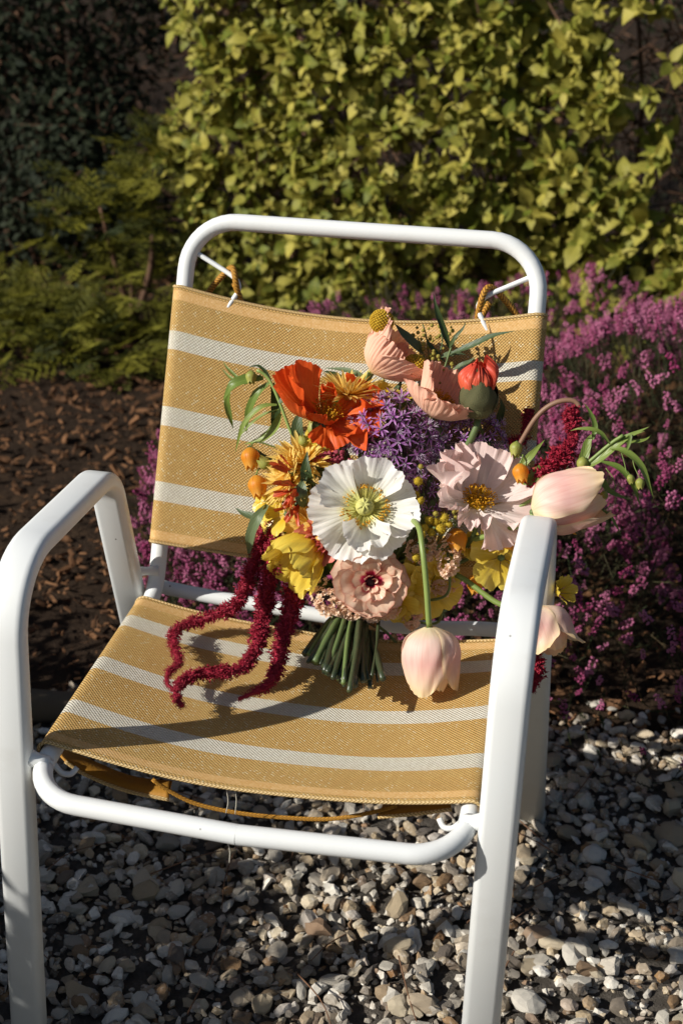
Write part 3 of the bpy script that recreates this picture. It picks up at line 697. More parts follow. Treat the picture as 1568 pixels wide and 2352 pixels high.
# stamens: filaments with anthers
def stamens(n, r0, r1, a_lo, a_hi, L_lo, L_hi, rs_, fw=.00035, aw=.0011):
    gs = []
    for i in range(n):
        az = rs_.uniform(0, 360); al = math.radians(rs_.uniform(a_lo, a_hi)); L = rs_.uniform(L_lo, L_hi)
        d = np.array((0, math.cos(al), math.sin(al))); p0 = np.array((0, r0, 0)); p1 = p0+d*L
        f_ = tube(np.array([p0, p1]), fw, 3, cap=False); f_ = (f_[0], f_[1], np.zeros((len(f_[0]), 2)))
        a_ = ico(1, 0); a_ = (a_[0]*np.array((aw*.8, aw*1.3, aw*.8))+p1, a_[1], np.ones((12, 2)))
        R_ = mat4(rotm((0, 0, 1), math.radians(az)), (0, 0, 0)); gs += [xf(f_, R_), xf(a_, R_)]
    return merge(gs)
def m_stamen(name, c0, c1):
    N = NT(name); uv = N.n('TexCoord'); sp = N.n('SeparateXYZ', None, Vector=(uv, 'UV'))
    return N.fin(N.mix((sp, 1), lin(c0), lin(c1)), .6, .3, trans=.4)
M_STA_Y = m_stamen('yellow_stamens', 'f2ec98', 'eeb634'); M_STA_O = m_stamen('golden_stamens', 'd8ac2c', 'e2aa24')
M_OVARY = m_simple('seed_pod', 'cfcb78', .6, .2, 200, 0, .3, .3)
def ovary(r):
    g = revolve([(r*.35, 0), (r*.9, r*.4), (r, r*1.0), (r*.8, r*1.5), (r*.55, r*1.62), (.0001, r*1.66)], 16); gs = [g]
    for k in range(7):
        a = k/7*2*PI; d = np.array((math.cos(a), math.sin(a), 0)); gs.append(tube(np.array([(0, 0, r*1.75), d*r*.45+(0, 0, r*1.72), d*r*.85+(0, 0, r*1.45)]), np.array([r*.16, r*.14, r*.1]), 6))
    return merge(gs)
def poppy(pos, N, R, petals, mat, label, seed, sta=M_STA_Y, nsta=150, sl=.36, roll=0, stem=None, ov=True, sa=(15, 75), rad=.003):
    rs_ = np.random.RandomState(seed)
    o, M = head('poppy', pos, N, label, ovary(R*.19) if ov else ball(R*.2, 2), M_OVARY if ov else M_STA_O, roll)
    for pt in petals:
        az, a0, a1, ha, sc_ = pt[:5]; kw = pt[5] if len(pt) > 5 else {}
        mob('petal', spin(fan(R*sc_, ha, a0, a1, rs_, **kw), az), mat, o, M)
    mob('stamens', xf(stamens(nsta, R*.05, R, sa[0], sa[1], R*sl*.82, R*sl*1.05, rs_, R*.005, R*.018), mat4(np.eye(3), (0, 0, 0))), sta, o, M, kind='stuff')
    if stem is not None: stem_to(pos, N, rad, flower=o, **stem)
    return o
M_POP_W = m_petal('white_poppy_petal', [(0, 'e6e680'), (.28, 'eeec9c'), (.5, 'f5f3e4'), (1, 'f4f2ee')], .55, .35, .10, 30, .25, bstr=.5, bdist=.0012)
M_POP_O = m_petal('orange_poppy_petal', [(0, 'd8901c'), (.15, 'ee6a2a'), (.6, 'f27632'), (1, 'ec6228')], .5, .35, .16, 28, .3, tint='c06a44', bstr=.5, bdist=.0012)
M_POP_P = m_petal('peach_poppy_petal', [(0, 'f8e0b4'), (.3, 'fcd2b4'), (1, 'fcc6ac')], .55, .3, .12, 30, .25, tint='cc9a88', bstr=.55, bdist=.0014)
M_POP_K = m_petal('blush_poppy_petal', [(0, 'f2eac0'), (.2, 'f7eee6'), (.6, 'f7e6de'), (1, 'f5d8d0')], .55, .35, .09, 30, .25, tint='b89c94', bstr=.5, bdist=.0012)
M_BUDC = m_petal('coral_bud_petal', [(0, 'f0a070'), (.5, 'ee7a54'), (1, 'e85a44')], .45, .3, .25, 26, .35, tint='b85a48', bstr=.5)

# white poppy, open to the camera
poppy(P(838, 1170, .115), CV(-.04, .30, 1), .062, [
    (112, 14, 30, 46, .98, dict(ruf=.07, lift=-.10, xc=.16)), (66, 16, 46, 48, 1.08, dict(pl=11, ruf=.06, xc=.14)), (152, 10, 30, 42, 1.1, dict(ruf=.10, lift=.09, xc=.34)),
    (192, 4, 16, 40, 1.12, dict(ruf=.08, lift=.05, xc=-.22)), (232, -4, 10, 46, 1.08, dict(ruf=.07, lift=-.11, xc=.2)), (272, 14, 24, 44, .98, dict(ruf=.16, lift=.07, xc=.34)),
    (305, 0, 22, 48, 1.06, dict(ruf=.09, lift=-.08, xc=.24)), (350, 2, 34, 50, 1.1, dict(ruf=.06, lift=-.03, xc=.26))],
    M_POP_W, 'wide open white poppy with a ring of yellow stamens', 1, nsta=210, sl=.46, sa=(8, 48), stem={})
# blush poppy
poppy(P(1094, 1160, .106), CV(.12, .78, .58), .060, [
    (72, 8, 76, 48, 1.36, dict(ruf=.08, xc=.1)), (22, 6, 52, 40, 1.34, dict(ruf=.1)), (122, 10, 98, 40, 1.34, dict(ruf=.2, xc=.25)), (165, 8, 84, 36, 1.3, dict(ruf=.24, xc=.25)), (205, 6, 46, 32, 1.1, dict(ruf=.2)),
    (250, 8, 8, 30, .82, dict(ruf=.2)), (295, 0, -48, 32, 1.05, dict(ruf=.22, xc=.3)), (335, 2, 8, 38, 1.2, dict(ruf=.18))],
    M_POP_K, 'blush pink poppy with frilled petals and a golden centre', 2, M_STA_O, 230, .40, stem={}, ov=False, sa=(30, 85))
# orange poppy
poppy(P(748, 962, .085), CV(.22, .72, .6), .066, [
    (174, 2, 60, 48, 1.36, dict(ruf=.06, xc=.1)), (142, 12, 74, 46, 1.22, dict(ruf=.08, xc=.1)), (85, 30, 92, 44, .7, dict(ruf=.1)), (8, 8, 58, 46, 1.15, dict(ruf=.22, pa=.05)), (335, 0, 40, 44, 1.1, dict(ruf=.26, pa=.05)),
    (298, 6, 30, 48, .9, dict(ruf=.22, pa=.05)), (225, 10, 60, 46, .85, dict(ruf=.10)), (265, 0, -20, 40, .72, dict(ruf=.12))],
    M_POP_O, 'vivid orange poppy with crumpled petals', 3, M_STA_O, 90, .38, stem={}, ov=False, sa=(40, 85))
# peach poppies
BOWL = ((0, .06), (.06, .3), (.16, .58), (.35, .86), (.65, 1.02), (1, 1.14))
def bowl_poppy(pos, N, Rm, petals, mat, label, seed, stem, rad=.0042, nsta=150):
    rs_ = np.random.RandomState(seed); o, M = head('poppy', pos, N, label, ball(Rm*.12, 1), M_OVARY)
    for az, L_, ro, ha, prof in petals:
        mob('petal', spin(cup(L_, Rm, ha, rs_, prof=prof or BOWL, wp=((0, .1, .35, .8, 1), (1, 1, 1, .96, .8)), ns=24, nt=52, roff=ro, pl=13, pa=.04, jag=.05, edge=.16), az), mat, o, M)
    mob('stamens', xf(stamens(nsta, Rm*.08, Rm, 48, 86, Rm*.75, Rm*1.05, rs_, Rm*.01, Rm*.035), mat4(np.eye(3), (0, 0, .006))), M_STA_O, o, M, kind='stuff')
    stem_to(pos, N, rad, flower=o, mids=stem)
FLARE = ((0, .06), (.08, .42), (.25, .9), (.55, 1.35), (1, 1.75))
bowl_poppy(P(852, 856, .055), CV(.55, .66, .16), .031, [(75, .062, .0, 58, None), (130, .074, .06, 56, None), (188, .050, .03, 60, None), (245, .046, .1, 58, FLARE), (290, .040, .0, 60, FLARE), (335, .055, -.04, 58, None), (25, .06, .03, 58, None)],
    M_POP_P, 'tall peach poppy seen from the side beside the yellow globe', 4, [P(846, 868, .052), P(838, 890, .05), P(830, 930, .05), P(840, 1050, .04)])
bowl_poppy(P(990, 958, .07), CV(.40, .80, .30), .029, [(75, .062, .0, 58, None), (130, .062, .06, 60, None), (190, .040, .08, 62, FLARE), (240, .040, .05, 56, FLARE), (290, .045, .0, 58, FLARE), (335, .055, -.04, 58, None), (25, .062, .03, 58, None)],
    M_POP_P, 'cupped peach poppy next to the furry bud', 5, [P(1002, 980, .06), P(1014, 1000, .05), P(1000, 1080, .045)])
# furry bud bursting open
rs = np.random.RandomState(6); bp = P(1097, 962, .085); bN = CV(.0, .97, .25)
M_FUR = m_simple('furry_sepal', '77754f', .8, .4, 700, 0, .15, .9, '4f4e36')
bo, bM = head('poppy_bud', bp, bN, 'opening poppy bud, coral petals bursting from a furry grey green cap', revolve([(.001, -.001), (.012, .002), (.019, .010), (.0215, .021), (.0195, .031), (.017, .034)], 18), M_FUR)
for az, c0 in ((255, 1.0), (75, 1.06)):
    mob('sepal', spin(cup(.066, .0242*c0, 108, rs, prof=((0, .1), (.1, .66), (.33, 1), (.62, .93), (1, .55)), wp=((0, .3, .5, .75, 1), (1, 1, .82, .42, .02)), ruf=.05, ns=24, nt=24), az), M_FUR, bo, bM)
fz = []
for _ in range(700):
    d = nrm(rs.randn(3)); p_ = np.array((0, 0, .02))+d*np.array((.0222, .0222, .021)); fz.append(tube(np.array([p_, p_+nrm(d+rs.randn(3)*.3)*.0026]), .00016, 3, cap=False))
mob('bristles', merge(fz), M_FUR, bo, bM, kind='stuff')
for az, L_, r_, ha in ((175, .068, .0212, 66), (15, .078, .0212, 62), (285, .066, .0180, 60), (95, .072, .0185, 84), (235, .070, .0185, 56)):
    mob('petal', spin(cup(L_, r_, ha, rs, prof=((0, .2), (.3, .7), (.55, .95), (.75, 1.16), (.88, 1.0), (1, .42)), ruf=.10, pl=8, pa=.03, jag=.05, ns=24, nt=36), az), M_BUDC, bo, bM)
stem_to(bp, bN, .0044, flower=bo, mids=[P(1092, 985, .085), P(1078, 1015, .08), P(1060, 1045, .07), P(1010, 1130, .05)])

# tulips
M_TUL = m_petal('blush_tulip_petal', [(0, 'efe6b8'), (.15, 'f4dccc'), (.5, 'f3c6bc'), (.85, 'f5d6bc'), (1, 'f2bd84')], .5, .3, .16, 26, .3, edge=('f7e2b4', 6), tint='e0a49c', bstr=.2)
def tulip(pos, N, L, Rm, label, seed, stem, roll=0, op=0.0, flare=0):
    rs_ = np.random.RandomState(seed); o, M = head('tulip', pos, N, label, ball(.004, 1), M_STEM, roll)
    for k in range(3):
        mob('petal', spin(cup(L*rs_.uniform(.92, 1.02), Rm*.9, 62, rs_, prof=((0, .2), (.08, .62), (.2, .9), (.42, 1), (.75, .9), (1, .62+op)), ruf=.04, ns=26, nt=26, pl=3, pa=.012, jag=.03, edge=.05), 90+k*120+60+rs_.randn()*8), M_TUL, o, M)
    for k in range(3):
        mob('petal', spin(cup(L*rs_.uniform(.93, 1.0), Rm, 60, rs_, prof=((0, .2), (.07, .6), (.18, .9), (.38, 1.03), (.75, .97), (1, .85+op)), ruf=.05, ns=26, nt=26, flare=flare, pl=3, pa=.014, jag=.03, edge=.04, roff=.014*k), 90+k*120+rs_.randn()*8), M_TUL, o, M)
    if stem: stem_to(pos, N, .0036, flower=o, mids=stem[:-1], end=stem[-1], mat=M_TSTEM)
    return o
M_TSTEM = m_simple('tulip_stem', '93a45c', .4, .15, 60, .1, .4, .1, '7c9048')
a_, b_ = P(1222, 1176, .135), P(1392, 1124, .125)
tulip(a_, b_-a_, np.linalg.norm(b_-a_)*1.0, .0375, 'blush tulip lying sideways over the armrest', 11, [P(1214, 1194, .13), P(1140, 1226, .10), P(1040, 1248, .06), P(960, 1270, .04)], 20)
a_, b_ = PY(986, 1440, .262), PY(990, 1590, .235)
tulip(a_, b_-a_, np.linalg.norm(b_-a_)*1.0, .0345, 'blush tulip hanging head down over the seat', 12, [PY(984, 1425, .262), PY(979, 1350, .272), PY(970, 1262, .29), PY(958, 1205, .325), P(920, 1185, .06)], 35)
a_, b_ = PY(1225, 1395, .33), PY(1262, 1500, .30)
tulip(a_, b_-a_, np.linalg.norm(b_-a_)*1.05, .037, 'blush tulip drooping behind the armrest post', 13, [PY(1205, 1402, .335), PY(1140, 1384, .345), PY(1050, 1322, .37), P(960, 1300, .04)], 10, .2, .12)

# alliums
M_ALL = m_petal('allium_petal', [(0, '6a3474'), (.4, 'ae6cb2'), (.9, 'c898ca'), (1, 'f0e4f0')], .5, .25, .15, 6, .3, tint='86607c')
M_ALLC = m_simple('allium_ovary', '6d7a56', .6, .2, 100); M_PED = m_simple('allium_pedicel', '6e4a5c', .6, .3, 90)
def allium(pos, R, n, seed, label, N=None, stem=True):
    rs_ = np.random.RandomState(seed); o, M = head('allium', pos, CV(0, .3, 1), label, ball(R*.12, 1), M_ALLC)
    pt, ce, pe = [], [], []
    for i in range(n):
        z = 1-2*(i+.5)/n; ph = i*2.39996+rs_.randn()*.1; d = nrm(np.array((math.sqrt(1-z*z)*math.cos(ph), math.sqrt(1-z*z)*math.sin(ph), z))+rs_.randn(3)*.08)
        p_ = d*R*rs_.uniform(.74, .98); F_ = frame(nrm(d+rs_.randn(3)*.25), (0, 1, .1), rs_.uniform(0, 6.28)); s = R*rs_.uniform(.14, .20)
        for k in range(6):
            q_ = spin(ray_petal(s*rs_.uniform(.85, 1.15), s*.23, 18, rs_.uniform(-5, 30), rs_, s*.08, 4, 3), k*60+rs_.randn()*6); pt.append(xf(q_, mat4(F_, p_)))
            st = tube(np.array([(0, 0, 0), (math.cos(k*1.047)*s*.3, math.sin(k*1.047)*s*.3, s*.75)]), s*.03, 3, cap=False); pt.append((st[0]@F_.T+p_, st[1], np.ones((len(st[0]), 2))*.98))
        ce.append(xf(ico(s*.14, 0), mat4(F_, p_+F_[:, 2]*s*.08))); pe.append(tube(np.array([d*R*.1, p_]), .0004, 3, cap=False))
    mob('florets', merge(pt), M_ALL, o, M, kind='stuff'); mob('ovaries', merge(ce), M_ALLC, o, M, kind='stuff'); mob('pedicels', merge(pe), M_PED, o, M, kind='stuff')
    if stem: stem_to(pos, CV(0, .8, .3), .003, flower=o)
allium(P(905, 1008, .06), .064, 220, 21, 'large purple allium globe above the white poppy')
allium(P(1082, 1020, .03), .050, 140, 22, 'purple allium globe below the furry bud')
allium(P(985, 1130, .05), .040, 80, 23, 'shaded purple allium between the white and blush poppies')

# yellow spiky chrysanthemums
M_MUM = m_petal('yellow_mum_petal', [(0, 'ecc458'), (.4, 'f8d870'), (1, 'fbe288')], .5, .45, .05, 8, .3, tint='c08a30')
def mum(pos, N, R, seed, label, layers=((44, 8, 1.05), (34, 26, 1.0), (26, 46, .85), (18, 68, .6)), W=.11):
    rs_ = np.random.RandomState(seed); o, M = head('chrysanthemum', pos, N, label, ball(R*.16, 1), M_MUM); gs = []
    for n, al, sc_ in layers:
        for k in range(n):
            a = al+rs_.randn()*7; gs.append(spin(ray_petal(R*sc_*rs_.uniform(.82, 1.1), R*W, a, a+rs_.uniform(-12, 14), rs_, R*.08, 6, 3, .5), k*360/n+rs_.randn()*5))
    mob('ray_petals', merge(gs), M_MUM, o, M, kind='stuff'); stem_to(pos, N, .0028, flower=o)
mum(P(800, 908, .062), CV(.08, .95, .28), .046, 31, 'yellow spiky chrysanthemum behind the orange poppy')
mum(P(697, 1062, .075), CV(-.05, .75, .6), .042, 32, 'yellow spiky chrysanthemum under the orange poppy', W=.14)
mum(P(668, 1105, .085), CV(-.7, .25, .6), .040, 33, 'yellow spiky chrysanthemum beside the alstroemeria')
mum(P(722, 1212, .085), CV(-.75, .2, .6), .048, 34, 'golden yellow chrysanthemum tucked under the white poppy', W=.15)

# alstroemeria
M_ALS = m_petal('alstroemeria_petal', [(0, 'c8a04a'), (.3, 'c8502a'), (.8, 'd4562e'), (1, 'c8642e')], .42, .25, .3, 10, .4, tint='7c4a30')
rs = np.random.RandomState(41)
def alstro(pos, N, label, R=.034, n=6, op=42):
    o, M = head('alstroemeria', pos, N, label, revolve([(.0008, -.003), (.004, 0), (.0045, .005), (.002, .009)], 10), M_STEM)
    for k in range(n):
        mob('petal', spin(fan(R*rs.uniform(.9, 1.1), 24, 76, op+rs.randn()*6, rs, pl=2, pa=.02, ruf=.05, tip=.45, ns=10, nt=10), k*360/n+rs.randn()*5), M_ALS, o, M)
    stem_to(pos, N, .002, flower=o)
alstro(P(690, 1118, .105), CV(-.72, -.35, .55), 'orange red alstroemeria with green striped throat', .036)
alstro(P(676, 1088, .10), CV(-.75, .5, .5), 'narrow red alstroemeria bud above the open one', .034, 4, 72)
alstro(P(688, 1150, .095), CV(-.5, -.65, .5), 'orange alstroemeria half hidden below the striped one', .034, 5, 48)

# sandersonia lanterns
M_LAN = m_petal('lantern_petal', [(0, 'e2a63c'), (.5, 'ec9a26'), (1, 'e6b04a')], .45, .35, .12, 10, .35, tint='c88a3a')
M_LAN2 = m_petal('green_bud', [(0, '98a24e'), (1, 'b6b25c')], .45, .25, .15, 8, .35)
def lantern(pos, N, L, label, mat=None, stem=None):
    rs_ = np.random.RandomState(int(abs(pos[0])*1e4)); o, M = head('lantern_flower', pos, N, label, ball(L*.08, 1), M_STEM)
    for k in range(6): mob('petal', spin(cup(L, L*.42, 34, rs_, prof=((0, .3), (.12, .85), (.4, 1.05), (.7, .8), (.86, .5), (1, .62)), wp=((0, .3, .85, 1), (1, 1.05, 1, .2)), ns=10, nt=5, roff=.03*(k % 2)), k*60), mat or M_LAN, o, M)
    if stem is not None: mob('stem', tube(smooth_path([np.array(pos)]+stem, 14), .001, 6), M_GREENST, o)
M_GREENST = m_simple('thin_stem', '84994e', .5, .2, 80)
lantern(P(573, 1029, .07), CV(.12, -1, .25), .030, 'orange lantern flower hanging by the pale curling leaves', stem=[P(590, 1015, .06), P(640, 1030, .05)])
lantern(P(588, 1093, .08), CV(.18, -1, .3), .031, 'orange lantern flower touching the spiky yellow chrysanthemum', stem=[P(600, 1075, .07), P(660, 1090, .06)])
lantern(P(1192, 1066, .10), CV(.1, -1, .3), .025, 'orange lantern flower beside the pale seed bud', stem=[P(1200, 1045, .09), P(1170, 1060, .07), P(1120, 1120, .05)])
lantern(P(1046, 1215, .085), CV(.1, -1, .3), .032, 'deep orange lantern flower in the shade of the blush poppy', stem=[P(1040, 1200, .07), P(1000, 1250, .05)])
lantern(P(1086, 1320, .06), CV(.15, -1, .2), .026, 'small orange lantern flower low in the shade')
lantern(P(1150, 1222, .09), CV(.75, -.5, .3), .036, 'orange lantern flower under the tulip stem')
lantern(P(1285, 1195, .10), CV(.8, -.45, .2), .026, 'orange lantern flower peeping out below the sideways tulip')
for u, v, n_, L_, of in ((577, 852, (0, -1, .2), .018, .065), (1186, 1015, (-.15, -1, .2), .020, .085), (1338, 1050, (-.1, -1, .2), .018, .11), (1368, 1085, (-.1, -1, .1), .014, .12), (1445, 1090, (.2, -1, 0), .012, .12), (1468, 1098, (.05, -1, 0), .014, .12), (1388, 1128, (-.2, -1, 0), .012, .125)):
    lantern(P(u, v, of), CV(*n_), L_, None, M_LAN2)

# glossy yellow petals at the left, yellow flowers in the shade at the right
M_YEL = m_petal('glossy_yellow_petal', [(0, 'd0ac24'), (.3, 'e4c238'), (1, 'f0d860')], .25, .3, .12, 24, .5, tint='b89430', bstr=.3)
def yflower(pos, N, R, pets, label, seed, stem=True, mat=None):
    rs_ = np.random.RandomState(seed); o, M = head('yellow_flower', pos, N, label, ball(R*.12, 1), M_STEM)
    for az, a0, a1, ha, s_ in pets: mob('petal', spin(fan(R*s_, ha, a0, a1, rs_, pl=5, pa=.02, ruf=.07, tip=.3, ns=12, nt=16), az), mat or M_YEL, o, M)
    if stem: stem_to(pos, N, .0025, flower=o)
rs = np.random.RandomState(51); yo, yM = head('yellow_flower', P(728, 1240, .088), CV(-.62, -.66, .42), 'glossy pale yellow flower drooping over the red amaranth', ball(.005, 1), M_STEM)
for k in range(6): mob('petal', spin(cup(rs.uniform(.058, .068), .034, 50, rs, prof=((0, .1), (.1, .45), (.35, .85), (.7, 1.05), (1, 1.1)), ns=18, nt=24, roff=.06*(k % 2), ruf=.06, pl=4, pa=.02, jag=.04, edge=.08), k*60+10), M_YEL, yo, yM)
stem_to(P(728, 1240, .088), CV(-.62, -.66, .42), .0025, flower=yo)
yflower(P(658, 1180, .08), CV(-.7, .05, .7), .034, [(120, 45, 25, 38, 1), (170, 30, 5, 36, 1), (220, 30, 5, 36, 1.1), (270, 45, 25, 36, .9), (60, 60, 50, 36, .9)], 'small pale yellow flower below the alstroemeria', 52)
yflower(P(925, 1350, .075), CV(.1, -.25, 1), .036, [(k*72+20, 35, 25, 42, 1.0+.1*(k % 2)) for k in range(5)], 'cupped yellow flower beside the peach ranunculus', 53)
yflower(P(905, 1375, .085), CV(-.1, -.7, .7), .032, [(k*72, 35, 15, 42, 1.0) for k in range(5)], 'glossy yellow flower hanging just above the cut stems', 54)
yflower(P(985, 1345, .06), CV(.3, -.35, .8), .042, [(k*72+50, 25, 10, 42, 1.0) for k in range(5)], 'wide yellow flower behind the hanging tulip stem', 55)
yflower(P(1150, 1280, .06), CV(.2, -.1, 1), .042, [(k*72+10, 12, 8, 40, 1.0) for k in range(5)], 'yellow five petalled flower shaded by the armrest', 56)
yflower(P(1278, 1360, .07), CV(.5, .2, .6), .024, [(k*60, 55, 45, 34, 1.0) for k in range(6)], 'small yellow green flower above the drooping tulip', 57, False)

# ranunculus
M_RAN_C = m_petal('coral_ranunculus_petal', [(0, 'd04648'), (.5, 'e67c6c'), (1, 'f0ac98')], .32, .25, .15, 16, .45, edge=('e0746a', 10), tint='b85a54')
M_RAN_P = m_petal('peach_ranunculus_petal', [(0, 'a8123c'), (.48, 'cc3c60'), (.64, 'f3ccae'), (1, 'f8e4c8')], .35, .3, .10, 16, .4, edge=('d08068', 16), tint='b86a58')
M_RANC = m_simple('dark_ranunculus_centre', '3a1520', .7, .4, 200)
def ranunc(pos, N, R, mat, label, seed, openc=True):
    rs_ = np.random.RandomState(seed); o, M = head('ranunculus', pos, N, label, ball(R*.2, 2), M_RANC)
    lay = ((7, -4, -14, 1.12), (7, 10, 0, 1.08), (6, 26, 14, .96), (5, 42, 34, .78), (4, 58, 60, .5)) if openc else ((7, 15, 40, 1.0), (7, 30, 62, .92), (6, 45, 80, .84), (5, 60, 95, .74), (4, 70, 105, .6))
    for li, (n, a0, a1, sc_) in enumerate(lay):
        for k in range(n): mob('petal', spin(fan(R*sc_*rs_.uniform(.93, 1.07), 40, a0+rs_.randn()*5, a1+rs_.randn()*7, rs_, pl=3, pa=.012, ruf=.05, tip=.25, ns=10, nt=14, mid=(a0+a1)/2+12), k*360/n+li*29+rs_.randn()*6), mat, o, M)
    stem_to(pos, N, .003, flower=o)
ranunc(P(850, 1335, .115), CV(.05, -.12, 1), .040, M_RAN_P, 'peach ranunculus with crimson heart below the white poppy', 61)
ranunc(P(738, 1242, .10), CV(-.45, -.1, .9), .033, M_RAN_C, 'coral red ranunculus partly covered by the white poppy', 62, False)

# billy balls, mimosa, celosia
M_BILLY = m_simple('billy_ball', 'b8932a', .8, .3, 400, 0, .15, .6, 'd0ab38')
def billy(pos, R, label, stem, kind='globe_flower'):
    o, M = head(kind, pos, CV(0, 1, .2), label, ball(R*.9, 2), M_BILLY); X = []; n = int(260)
    for i in range(n):
        z = 1-2*(i+.5)/n; ph = i*2.39996; d = np.array((math.sqrt(1-z*z)*math.cos(ph), math.sqrt(1-z*z)*math.sin(ph), z)); X.append(mat4(frame(d), d*R*.93, R*RS.uniform(.09, .12)))
    mob('florets', scatter([ico(1, 0)], X), M_BILLY, o, M, smooth=False, kind='stuff')
    if stem: stem_to(pos, CV(0, 1, 0), .0018, flower=o, **stem)
billy(P(876, 738, .075), .0155, 'mustard yellow globe flower standing highest in the bouquet', dict(mids=[P(870, 775, .045), P(880, 880, .03)]))
billy(P(952, 843, .06), .0165, 'mustard yellow globe flower tucked between the peach poppies', dict(mids=[P(945, 900, .035)]))
M_MIM = m_simple('mimosa_bloom', 'b79a2c', .85, .3, 500, .15, .1, .5, 'c9b040'); M_MIMB = m_simple('mimosa_bud', 'a09238', .8, .3, 300)
def fuzz(r, seed, n=110):
    r_ = np.random.RandomState(seed); gs = [ico(r*.75, 1)]
    for _ in range(n):
        d = nrm(r_.randn(3)); x = nrm(np.cross(d, r_.randn(3)))*r*.06; p_ = d*r*.6; gs.append((np.array([p_-x, p_+x, d*r*r_.uniform(.95, 1.12)]), [np.array([(0, 1, 2)])], None))
    return merge(gs)
rs = np.random.RandomState(71)
mim = [(985, 1195, 8), (1000, 1200, 9), (1020, 1190, 9), (1012, 1215, 10), (990, 1222, 8), (975, 1212, 7), (960, 1105, 8), (952, 1135, 8), (965, 1150, 7), (940, 1125, 7), (955, 1280, 8), (968, 1228, 7), (1030, 1205, 7), (1042, 1176, 4), (1046, 1188, 4), (1000, 1180, 5), (966, 1072, 5), (1022, 1185, 4)]
mo = mob('mimosa', tube(smooth_path([P(985, 1222, .085), P(960, 1280, .07), TIE], 12), .0012, 6), M_STEM, bouquet, label='sprig of fluffy yellow mimosa between the white and blush poppies')
for i, (u, v, r_) in enumerate(mim):
    c = P(u, v, .118+rs.randn()*.006); mob('puff', xf(fuzz(r_*.00085, i), mat4(np.eye(3), c)), M_MIM if r_ > 5 else M_MIMB, mo); 
    mob('stalk', tube(np.array([c, c-BN*.012-BD*.01, P(985, 1222, .08)]), .0005, 4), M_STEM, mo)
M_CEL = m_simple('celosia', '9c3c50', .7, .4, 300, .1, .3, .4, 'b8586a')
for u, v, l in ((755, 1052, 'dusky pink celosia tuft under the orange poppy'), (783, 1083, 'dusky pink celosia tuft above the white poppy')):
    X = []; c = P(u, v, .08); ax = CV(.75, .45, .3) if u > 770 else CV(.95, .15, .3)
    for _ in range(150):
        d = nrm(rs.randn(3)); X.append(mat4(frame(d), c+ax*rs.uniform(-.016, .016)+d*.0075, rs.uniform(.0015, .003)))
    mob('celosia', scatter([ico(1, 0)], X), M_CEL, bouquet, smooth=False, label=l)

# peach statice clusters
M_STAT = m_petal('statice_floret', [(0, 'e8cc80'), (.3, 'f6d2b0'), (1, 'fae0c8')], .6, .35, .05, 6, .25)
def floret(seed):
    r_ = np.random.RandomState(seed); return merge([spin(fan(1, 34, 50, 25, r_, r0=.1, pl=3, pa=.05, ruf=.15, tip=.3, ns=4, nt=5), k*72+r_.randn()*8) for k in range(5)])[:3]
FLO = [floret(i) for i in range(4)]
def statice(c, rad, n, label, seed, axis=None, stem=True):
    r_ = np.random.RandomState(seed); X = []
    for _ in range(n):
        d = nrm(r_.randn(3)); 
        if d@(-CF) < -.3: d = -d
        X.append(mat4(frame(nrm(d+r_.randn(3)*.3), CU, r_.uniform(0, 6)), c+(CR*d[0]*rad[0]+CU*d[1]*rad[1]-CF*abs(d[2])*rad[2])*r_.uniform(.75, 1.05), r_.uniform(.003, .0055)))
    o = mob('statice', scatter(FLO, X, None, r_), M_STAT, bouquet, label=label); stem_to(c, CV(0, .6, .3), .0018, flower=o)
statice(P(768, 1362, .105), (.028, .030, .02), 190, 'peach statice cluster left of the crimson hearted ranunculus', 81)
statice(P(845, 1402, .10), (.038, .012, .014), 130, 'peach statice fringe just above the tied stems', 82)
statice(P(1028, 1270, .09), (.014, .030, .012), 90, 'upright peach statice in the shade beside the lantern flower', 83)
statice(P(965, 1255, .09), (.02, .02, .012), 80, 'shaded peach statice under the mimosa', 84)
statice(P(1010, 1335, .055), (.022, .016, .01), 70, 'peach statice behind the yellow flowers', 85)
statice(P(945, 1412, .07), (.012, .018, .01), 60, 'small peach statice tip hanging beside the cut stems', 86)

# amaranth tassels
M_AMA = m_simple('amaranth', '8a1228', .65, .35, 300, .15, .3, .4, 'c22c48')
def amaranth(path, rads, label, seed, n=None, knob=0, stemp=None):
    r_ = np.random.RandomState(seed); m = 90; p_ = smooth_path(path, m); rd = np.interp(np.linspace(0, 1, m), np.linspace(0, 1, len(rads)), rads)
    rd = rd*(1+.30*snoise(np.arange(m), r_, .9)+.16*snoise(np.arange(m), r_, 2.7)); T = np.gradient(p_, axis=0)
    o = mob('amaranth', tube(p_, rd*.62, 9), M_AMA, bouquet, label=label); X = []
    L = np.linalg.norm(np.diff(p_, axis=0), axis=1).sum(); n = n or int(L/.24*2800)
    for _ in range(n):
        i = r_.randint(m); t_ = nrm(T[i]); d = r_.randn(3); d = nrm(d-t_*(d@t_)+t_*r_.randn()*.35); q_ = p_[i]+r_.randn(3)*.0012+d*rd[i]*r_.uniform(.5, .92)
        X.append(mat4(frame(nrm(d+r_.randn(3)*.5)), q_, rd[i]*r_.uniform(.6, 1.35)))
    SP = [xf(merge([(np.array([(-.07, -.05, 0), (.07, -.05, 0), (0, .08, 0), (0, 0, .42)]), [np.array([(0, 1, 3), (1, 2, 3), (2, 0, 3)])], None), xf(octa(.12, -.12, .14), mat4(np.eye(3), (.06, .03, .02)))]), np.eye(4))]
    mob('florets', scatter(SP, X, None, r_), M_AMA, o, smooth=False, kind='stuff')
    if stemp is not None: mob('stem', tube(smooth_path(stemp, 40), .0032, 8), M_AST, o)
    return o
M_AST = m_simple('amaranth_stem', '8a4a50', .5, .3, 40, 0, .4, .2, '8f8a58')
